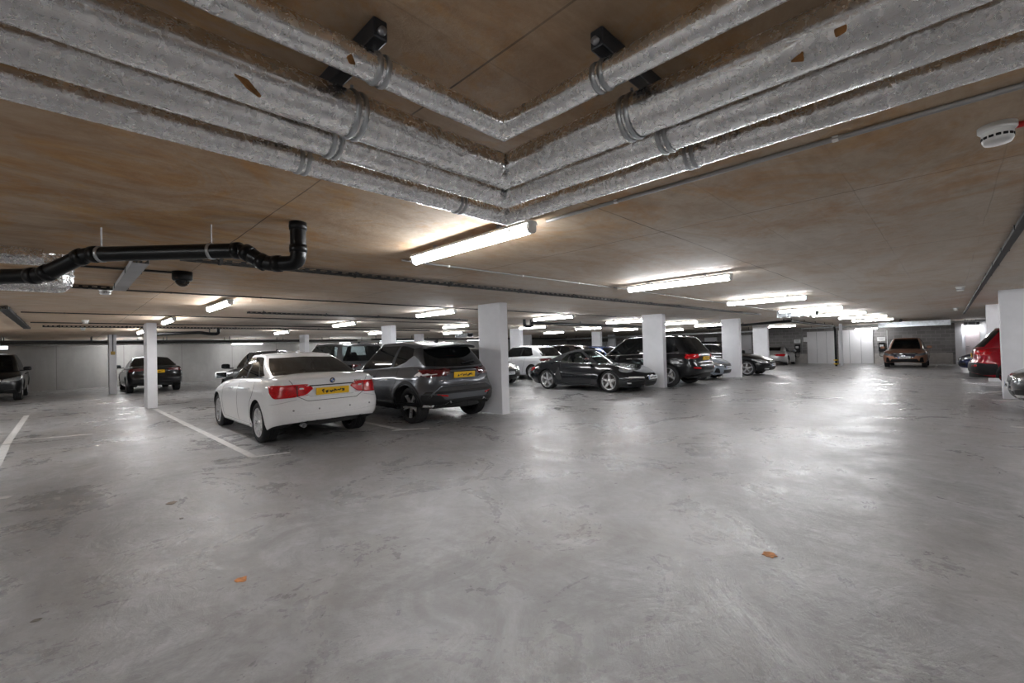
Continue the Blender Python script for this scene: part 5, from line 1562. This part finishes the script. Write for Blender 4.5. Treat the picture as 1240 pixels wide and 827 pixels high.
# ------------------------------------------------------------------ trays and conduits
def tray(name, a, b, w, h, lab, slots=60, mat=None, cat='cable tray', group=None, perf=True):
    a, b = Vector(a), Vector(b); L = (b - a).length; ang = math.atan2(b.y - a.y, b.x - a.x)
    t = empty(name, a, lab, cat, group, ang)
    m = mat or M_GREYMET
    mb = MB()
    if perf:
        n = slots
        for s_ in (-1, 1):
            mb.box((L / 2, s_ * w / 2, h * .12), (L, .005, h * .24)); mb.box((L / 2, s_ * w / 2, h * .92), (L, .005, h * .16))
            for k in range(n + 1): mb.box((L * k / n, s_ * w / 2, h * .5), (L / n * .38, .005, h))
        for k in range(n + 1): mb.box((L * k / n, 0, .003), (L / n * .38, w, .004))
        for s_ in (-1, 1): mb.box((L / 2, s_ * w * .42, .003), (L, w * .16, .004))
    else:
        for s_ in (-1, 1): mb.box((L / 2, s_ * w / 2, h / 2), (L, .006, h))
        mb.box((L / 2, 0, .003), (L, w, .004))
    mb.build('channel', m, t)
    cb = MB()
    for k, yy in enumerate((-.25, .05, .3)):
        cb.ring_tube([(0, yy * w, .012 + .006 * (k % 2)), (L, yy * w, .012 + .006 * (k % 2))], .007, 6)
    cb.build('cables', M_DKCOND, t)
    for k in range(int(L / 1.4) + 1):
        br = MB()
        xx = min(L - .05, .3 + 1.4 * k)
        br.box((xx, 0, h + .003), (.04, w + .02, .006))
        for s_ in (-1, 1): br.box((xx, s_ * (w/2 + .006), h / 2), (.03, .006, h + .012))
        top = CEIL - a.z - .001
        br.box((xx, 0, (h + top) / 2), (.02, .02, max(.004, top - h)))
        br.build('bracket', M_DKCOND, t)
    return t
M_DKTRAY = simple('dark_tray', (.035, .034, .033), .5, metal=.2, spec=.3)
tray('cable_tray', (.80, 5.16, CEIL - .06), (16.9, 4.62, CEIL - .06), .075, .04, 'long perforated cable tray running down the ceiling past the broad pillar', 130, M_DKTRAY)
tray('cable_tray', (.51, 7.75, CEIL - .085), (.51, 5.40, CEIL - .085), .12, .05, 'short grey cable channel slanting behind the black drain pipe', 20, M_GREYMET, perf=False)
tray('cable_tray', (-.55, 8.02, CEIL - .05), (.50, 7.97, CEIL - .05), .09, .04, 'dark cable channel beside the foil pipe elbow at left', 12, M_DKTRAY)
tray('cable_tray', (2.8, -.47, CEIL - .055), (26.5, -.47, CEIL - .055), .05, .035, 'dark cable channel along the right side of the aisle', 20, M_DKTRAY, perf=False)
tray('cable_tray', (2.8, 10.75, CEIL - .07), (9.0, 10.9, CEIL - .07), .09, .04, 'perforated cable tray above the white saloon', 60, M_DKTRAY)
tray('cable_tray', (-.75, 11.6, CEIL - .06), (-.75, 18.6, CEIL - .06), .12, .05, 'dark cable channel at the far left edge of the ceiling', 20, M_DKTRAY, perf=False)
tray('cable_tray', (-.4, 17.3, CEIL - .07), (12, 17.3, CEIL - .07), .10, .05, 'cable tray across the ceiling in front of the concrete wall', 140, M_DKTRAY)

def conduit(path, r, lab, mat=None, sad=1.2, cat='conduit'):
    mb = MB(); mb.ring_tube(path, r, 10)
    o = mb.build('conduit', mat or M_CONDUIT); tag(o, lab, cat, 'ceiling conduits')
    a, b = Vector(path[0]), Vector(path[1]); L = (b - a).length
    for k in range(max(1, int(L / sad))):
        p = a.lerp(b, (k + .5) * sad / L)
        cb = MB(); cb.box((p.x, p.y, CEIL - .0145), (.022, .026, .026), .003)
        cb.build('saddle', M_WPLASTIC if mat is None else mat, o)
    return o
zc = CEIL - .0145
conduit([(2.60, 2.16, zc), (2.67, -6.5, zc)], .012, 'grey conduit running right along the foil pipes from the large tube light')
conduit([(2.52, 4.10, zc), (6.36, 3.95, zc)], .010, 'thin pale conduit from the large tube light to the next one')
conduit([(6.42, 3.93, zc), (19.0, 3.82, zc)], .010, 'thin pale conduit between the farther aisle tube lights')
conduit([(.52, 8.24, zc), (13.0, 7.92, zc)], .011, 'dark conduit across the ceiling above the white saloon and crossover', M_DKCOND)
conduit([(-.3, 6.36, zc), (.88, 6.25, zc)], .012, 'dark conduit leading to the black dome camera', M_DKCOND)
conduit([(-.6, 12.85, zc), (12.0, 12.7, zc)], .011, 'dark conduit crossing above the slim left pillar', M_DKCOND)
conduit([(-.6, 16.2, zc), (16.0, 16.2, zc)], .014, 'dark conduit crossing behind the slim left pillar', M_DKCOND)
# pipes under the slab further back
def slab_pipe(path, r, lab, mat, cat='pipe'):
    mb = MB(); mb.ring_tube(bent(path, .12), r, 12)
    o = mb.build('ceiling_pipe', mat); tag(o, lab, cat, 'pipes below the far ceiling')
    P = [Vector(p) for p in path]
    for a, b in zip(P, P[1:]):
        if abs((b - a).normalized().z) > .5: continue
        L = (b - a).length
        for k in range(int(L / 2.5) + 1):
            p = a.lerp(b, min(.97, (k * 2.5 + .3) / L))
            cb = MB(); cb.box((p.x, p.y, (p.z + CEIL) / 2 - .001), (.03, .03, CEIL - p.z), .003); cb.build('pipe_hanger', M_DKCOND, o)
    return o
slab_pipe([(11.05, 10.3, CEIL), (11.05, 10.3, 2.12), (11.4, 10.28, 2.12), (11.4, 10.27, 2.24), (20.8, 10.17, 2.22)], .055, 'dark drain pipe with a trap right of the broad pillar', M_SOIL, 'drain pipe')
slab_pipe([(2.0, 19.6, 2.20), (3.3, 18.4, 2.22), (3.55, 18.2, 2.16), (3.75, 18.0, 2.16), (3.75, 18.0, CEIL)], .055, 'black drain pipe with upturned end above the hidden black car', M_SOIL, 'drain pipe')
slab_pipe([(-7, 25.6, 2.12), (12.5, 25.6, 2.12)], .06, 'dark pipe across the bay in front of the concrete wall', M_DKCOND)
slab_pipe([(-7, 26.6, 2.05), (24, 26.6, 2.05)], .04, 'pale pipe in front of the concrete wall', M_GALV)
slab_pipe([(12.8, 24.4, 2.14), (38.5, 24.4, 2.14)], .06, 'dark pipe in front of the far corner', M_DKCOND)
slab_pipe([(31.5, 9.0, 2.07), (31.5, 27.0, 2.07)], .07, 'pale pipe across the far bays', M_GALV)
slab_pipe([(36.6, -6, 2.22), (36.6, 7.4, 2.22)], .045, 'pale pipe along the end wall over the copper crossover', M_GALV)
slab_pipe([(25.3, 9.6, 2.22), (22.2, 4.9, 2.24), (33.0, 4.95, 2.22), (33.2, 4.95, 2.0), (33.2, 4.95, floor_z(33.2) + .002)], .06, 'black drain pipe bending down to the floor, ringed by yellow bands', M_SOIL, 'drain pipe')
dp = [o for o in bpy.data.objects if o.get('label', '').startswith('black drain pipe bending')][0]
for zz in (.13, -.10):
    mb = MB(); mb.lathe([(.06, -.03), (.13, -.03), (.13, .03), (.06, .03)], Matrix.Translation((33.2, 4.95, zz)), 16); mb.build('yellow_band', M_YELLOW, dp)
mb = MB(); mb.box((33.6, 4.72, 1.0), (.14, .14, 2.70), .01); tag(mb.build('post', M_WHITE), 'slim white post beside the black drain pipe with yellow bands', 'post')
# ducts
def duct(c, d, lab, flange=True):
    t = empty('air_duct', (c[0], c[1], CEIL), lab, 'air duct')
    mb = MB(); mb.box((0, 0, c[2] - CEIL), d, .008); mb.build('duct_body', M_GALV, t)
    mb = MB()
    ax = 0 if d[0] > d[1] else 1; n = 4
    for k in range(n + 1):
        o = [0, 0, c[2] - CEIL]; o[ax] = (k / n - .5) * (d[ax] - .03)
        e = [d[0] + .03, d[1] + .03, d[2] + .03]; e[ax] = .03
        mb.box(o, e, .004)
    mb.build('flanges', M_GALV, t)
    mb = MB(); hh = CEIL - c[2] - d[2] / 2
    for s_ in (-.35, .35):
        o = [0, 0, -hh / 2]; o[ax] = s_ * d[ax]; mb.box(o, (.03, .03, hh), .003)
    mb.build('hanger_straps', M_GREYMET, t)
duct((16.45, 3.42, 2.235), (.42, 1.05, .16), 'small galvanised duct over the aisle beside the fourth tube light')
duct((34.4, 1.45, 2.17), (.5, 3.1, .30), 'long silver duct under the ceiling above the copper crossover')
duct((16.2, 19.9, 2.2), (.4, 1.1, .2), 'small silver duct left of the broad pillar')

# ------------------------------------------------------------------ things on the ceiling
def detector(x, y, lab, r=.055, big=False):
    t = empty('smoke_detector', (x, y, CEIL), lab, 'smoke detector', 'smoke detectors')
    mb = MB(); mb.lathe([(.001, 0), (r, 0), (r, -.022), (r * .92, -.028), (.001, -.028)], None, 28); mb.build('base', M_WPLASTIC, t)
    h = MB(); h.lathe([(r * .82, -.028), (r * .80, -.070), (r * .70, -.084), (.001, -.088)], None, 28); hd = h.build('sensor_head', M_WPLASTIC, t)
    s = MB()
    for k in range(14):
        a = 2 * PI * k / 14
        s.box((r * .79 * math.cos(a), r * .79 * math.sin(a), -.056), (.006, r * .26, .012), .002, rz=a)
    s.build('sensor_slots', M_BLACKP, hd)
    return t
sd = detector(3.07, -.19, 'large white smoke detector with red fitting at the top right', .066)
mb = MB(); mb.ring_tube([(.02, -.055, -.014), (.05, -.17, -.014)], .014, 10); mb.build('red_fitting', M_RED, sd)
detector(.40, 8.29, 'white smoke detector by the slanting grey cable channel', .075)
detector(.36, 15.1, 'white smoke detector left of the slim pillar, nearer one', .07)
detector(.39, 18.6, 'white smoke detector left of the slim pillar, farther one', .06)
detector(12.46, -.19, 'white smoke detector beside the right cable channel, nearer one', .07)
detector(21.6, -.2, 'white smoke detector beside the right cable channel, farther one', .07)
t = empty('dome_camera', (.955, 6.24, CEIL), 'black dome security camera on the ceiling at left', 'security camera')
mb = MB(); mb.lathe([(.001, 0), (.098, 0), (.098, -.085), (.088, -.10), (.07, -.105)], None, 28); mb.build('camera_base', M_BLACKP, t)
mb = MB(); mb.lathe([(.07 * math.cos(a), -.10 - .07 * math.sin(a)) for a in [PI / 2 * k / 8 for k in range(9)]], None, 28); dm = mb.build('camera_dome', glass_mat('smoked_dome', (.55, .55, .56), .45), t)
mb = MB(); mb.lathe([(.001, -.13), (.03, -.128), (.034, -.11), (.034, -.09)], Matrix.Rotation(.2, 4, 'X'), 16); mb.build('camera_lens', M_GREYMET, dm)
t = empty('box_camera', (30.0, 1.72, CEIL), 'small dark camera under the ceiling above the copper crossover', 'security camera')
mb = MB(); mb.box((0, 0, -.10), (.22, .12, .12), .02); mb.build('camera_body', M_BLACKP, t)
mb = MB(); mb.ring_tube([(0, 0, 0), (0, 0, -.06)], .02, 8); mb.build('camera_mount', M_BLACKP, t)

# ------------------------------------------------------------------ on the far wall
def charger(y, lab, lab2):
    t = empty('car_charger', (X1 - .0, y, .8), lab, 'car charger', 'chargers on the far wall')
    mb = MB(); mb.box((-.09, 0, 0), (.18, .34, .62), .04); mb.build('charger_body', M_BLACKP, t)
    mb = MB(); mb.box((-.19, 0, .08), (.02, .20, .16), .01); mb.build('charger_screen', M_LENSW, t)
    mb = MB(); mb.ring_tube(bent([(-.12, .1, -.3), (-.16, .14, -.62), (-.16, -.12, -.66), (-.12, -.1, -.3)], .12), .016, 8); mb.build('charging_cable', M_BLACKP, t)
    mb = MB(); mb.box((X1 - .012, y + .02, 1.34), (.02, .42, .26), .004); o = mb.build('wall_sign', M_WPLASTIC); tag(o, lab2, 'sign', 'white signs on the far wall')
    l = MB(); rnd = random.Random(3)
    for k in range(3): l.box((X1 - .0235, y + .02, 1.41 - .06 * k), (.003, .30 - .05 * k, .018))
    l.build('sign_lines', simple('sign_grey', (.25, .25, .26), .5), o)
charger(8.15, 'black car charger on the wall beside the silver coupe', 'white sign above the charger by the silver coupe')
charger(3.25, 'black car charger on the wall left of the copper crossover', 'white sign above the charger by the copper crossover')
mb = MB(); mb.box((X1 - .012, 7.62, 1.45), (.02, .3, .34), .004); tag(mb.build('wall_sign', M_WPLASTIC), 'white sign on the block wall just left of the white panels', 'sign', 'white signs on the far wall')
mb = MB(); mb.ring_tube([(X1 - .04, 2.95, 1.9), (X1 - .04, 2.95, .5)], .025, 8); tag(mb.build('conduit', M_WPLASTIC), 'white conduit down the block wall behind the copper crossover', 'conduit')
mb = MB(); mb.ring_tube([(X1 - .04, 7.85, CEIL), (X1 - .04, 7.85, .2)], .035, 8); tag(mb.build('conduit', M_CONDUIT), 'grey conduit down the block wall beside the charger by the silver coupe', 'conduit')
t = empty('exit_sign', (X1 - .62, -1.0, 2.16), 'dark box sign over the lobby light at the far right', 'sign')
mb = MB(); mb.box((0, 0, 0), (.10, .66, .22), .02); mb.build('sign_box', M_BLACKP, t)
mb = MB(); mb.box((0, 0, .13), (.04, .04, .14), .004); mb.build('sign_bracket', M_GREYMET, t)
mb = MB(); mb.box((21.6, Y1 - .03, 2.06), (1.9, .05, .18), .01); tag(mb.build('wall_board', simple('dull_red', (.42, .06, .045), .5)), 'red board on the far concrete wall left of the broad pillar', 'board')

# ------------------------------------------------------------------ on the floor
def line(pts, w, lab, name='bay_line'):
    a, b = Vector((*pts[0], 0)), Vector((*pts[1], 0)); d = (b - a).normalized(); n = Vector((-d.y, d.x, 0)) * w / 2
    N = max(2, int((b - a).length / .12)); vs = []; fs = []
    for k in range(N + 1):
        p = a.lerp(b, k / N)
        for s_ in (1, -1):
            e = 1 + .16 * noise.noise(p * 7 + Vector((s_ * 5, 0, 0)))
            q = p + n * s_ * e
            vs.append((q.x, q.y, floor_z(q.x) + .0035))
    m = len(vs)
    vs += [(x, y, z - .003) for x, y, z in vs]
    for k in range(N):
        i = 2 * k
        fs += [[i, i + 1, i + 3, i + 2], [m + i, m + i + 2, m + i + 3, m + i + 1], [i, i + 2, m + i + 2, m + i], [i + 1, m + i + 1, m + i + 3, i + 3]]
    fs += [[0, m, m + 1, 1], [2*N, 2*N + 1, m + 2*N + 1, m + 2*N]]
    mb = MB(); mb.add(vs, fs); o = mb.build(name, M_LINE)
    return tag(o, lab, 'floor marking', 'painted bay lines')
line([(1.70, 15.3), (1.79, 6.80)], .095, 'long white bay line from the slim pillar along the white saloon')
line([(1.76, 6.78), (2.22, 6.64)], .05, 'short white end mark behind the white saloon')
line([(-.70, 11.2), (-.66, 9.0)], .10, 'white bay line at the left edge, nearer half')
line([(-.70, 16.8), (-.705, 11.3)], .10, 'white bay line at the left edge, farther half')
line([(-.66, 11.72), (.35, 11.36)], .05, 'thin white cross line between the left bay line and the white saloon')
line([(-.75, 7.05), (-.40, 6.86)], .09, 'small white dash cut by the left edge of the photo')
line([(4.12, 11.0), (4.16, 6.95)], .09, 'white bay line between the white saloon and the grey crossover')
line([(4.02, 6.98), (4.55, 6.62)], .06, 'short white mark behind the grey crossover')
for x, lab in ((10.0, 'white bay line end nearest on the right, beside the grey car'), (12.4 + 1.55, 'white bay line end at the foot of the right-hand pillar'), (16.0, 'white bay line end before the red car'), (18.5, 'white bay line end behind the red car')):
    line([(x, -5.2), (x, -.62)], .10, lab)
line([(16.3, 6.3), (16.3, 11.0)], .09, 'white bay line between the black sport utility car and the blue-grey hatchback')
line([(8.9, 6.9), (8.9, 11.0)], .09, 'white bay line in the empty bay right of the broad pillar')
line([(32.2, .55), (36.5, .55)], .1, 'white bay line right of the copper crossover'); line([(32.2, 3.0), (36.5, 3.0)], .1, 'white bay line left of the copper crossover')
def blotch(x, y, r, lab, mat, seed, name='floor_stain', el=1.0):
    n = 26; vs = []
    for k in range(n):
        a = 2 * PI * k / n
        q = r * (1 + .45 * noise.noise(Vector((math.cos(a) * 1.7 + seed, math.sin(a) * 1.7, seed))))
        vs.append((x + q * math.cos(a) * el, y + q * math.sin(a), .003))
    mb = MB(); mb.add(vs + [(a, b, .0005) for a, b, c in vs], [list(range(n)), list(range(n, 2 * n))[::-1]] + [[k, n + k, n + (k + 1) % n, (k + 1) % n] for k in range(n)])
    return tag(mb.build(name, mat), lab, 'floor stain', 'stains on the floor')
blotch(.752, 3.144, .035, 'orange stain on the floor at lower left', M_ORANGE, 3)
blotch(3.192, .866, .040, 'orange stain on the floor at lower right', M_ORANGE, 8)
M_DSTAIN = simple('dark_floor_stain', (.14, .12, .10), .6, var=.3, scale=40)
blotch(.70, 5.29, .042, 'brown spot on the bright floor patch below the slim pillar, nearest the light', simple('brown_floor_stain', (.20, .15, .11), .6), 5)
blotch(.69, 4.72, .018, 'dark chip in the bright floor patch, nearer than the brown spot', M_DSTAIN, 12, el=.8)
blotch(-.12, 3.50, .014, 'dark chip in the floor at the lower left edge', M_DSTAIN, 20, el=1.6)

# ------------------------------------------------------------------ daylight outside, camera, view
w = bpy.data.worlds.new('outside'); sc.world = w; w.use_nodes = True
bg = w.node_tree.nodes['Background']; bg.inputs['Color'].default_value = (.93, .97, 1.0, 1); bg.inputs['Strength'].default_value = 2.2

yaw, pitch, roll = [math.radians(a) for a in (44.6580591, 0.889966, -1.54506039)]
cy, sy, cp, sp_, cr, sr = math.cos(yaw), math.sin(yaw), math.cos(pitch), math.sin(pitch), math.cos(roll), math.sin(roll)
fwd = Vector((cy * cp, sy * cp, sp_)); right = Vector((sy, -cy, 0)); up = right.cross(fwd)
r2 = right * cr + up * sr; u2 = -right * sr + up * cr
cam = bpy.data.cameras.new('camera'); co = bpy.data.objects.new('camera', cam); COL.objects.link(co)
cam.sensor_width = 36.0; cam.lens = 535.216 / 1240 * 36.0; cam.clip_start = .05; cam.clip_end = 200
M = Matrix((r2, u2, -fwd)).transposed().to_4x4(); M.translation = (0, 0, CAMH)
co.matrix_world = M
sc.camera = co
sc.view_settings.view_transform = 'Standard'; sc.view_settings.look = 'None'
sc.view_settings.gamma = 1.0; sc.view_settings.exposure = 1.62; sc.view_settings.use_curve_mapping = False
sc.cycles.use_denoising = True
sc.cycles.max_bounces = 8; sc.cycles.diffuse_bounces = 5; sc.cycles.glossy_bounces = 4; sc.cycles.transparent_max_bounces = 12
sc.cycles.sample_clamp_indirect = 6.0
sc.cycles.use_light_tree = True
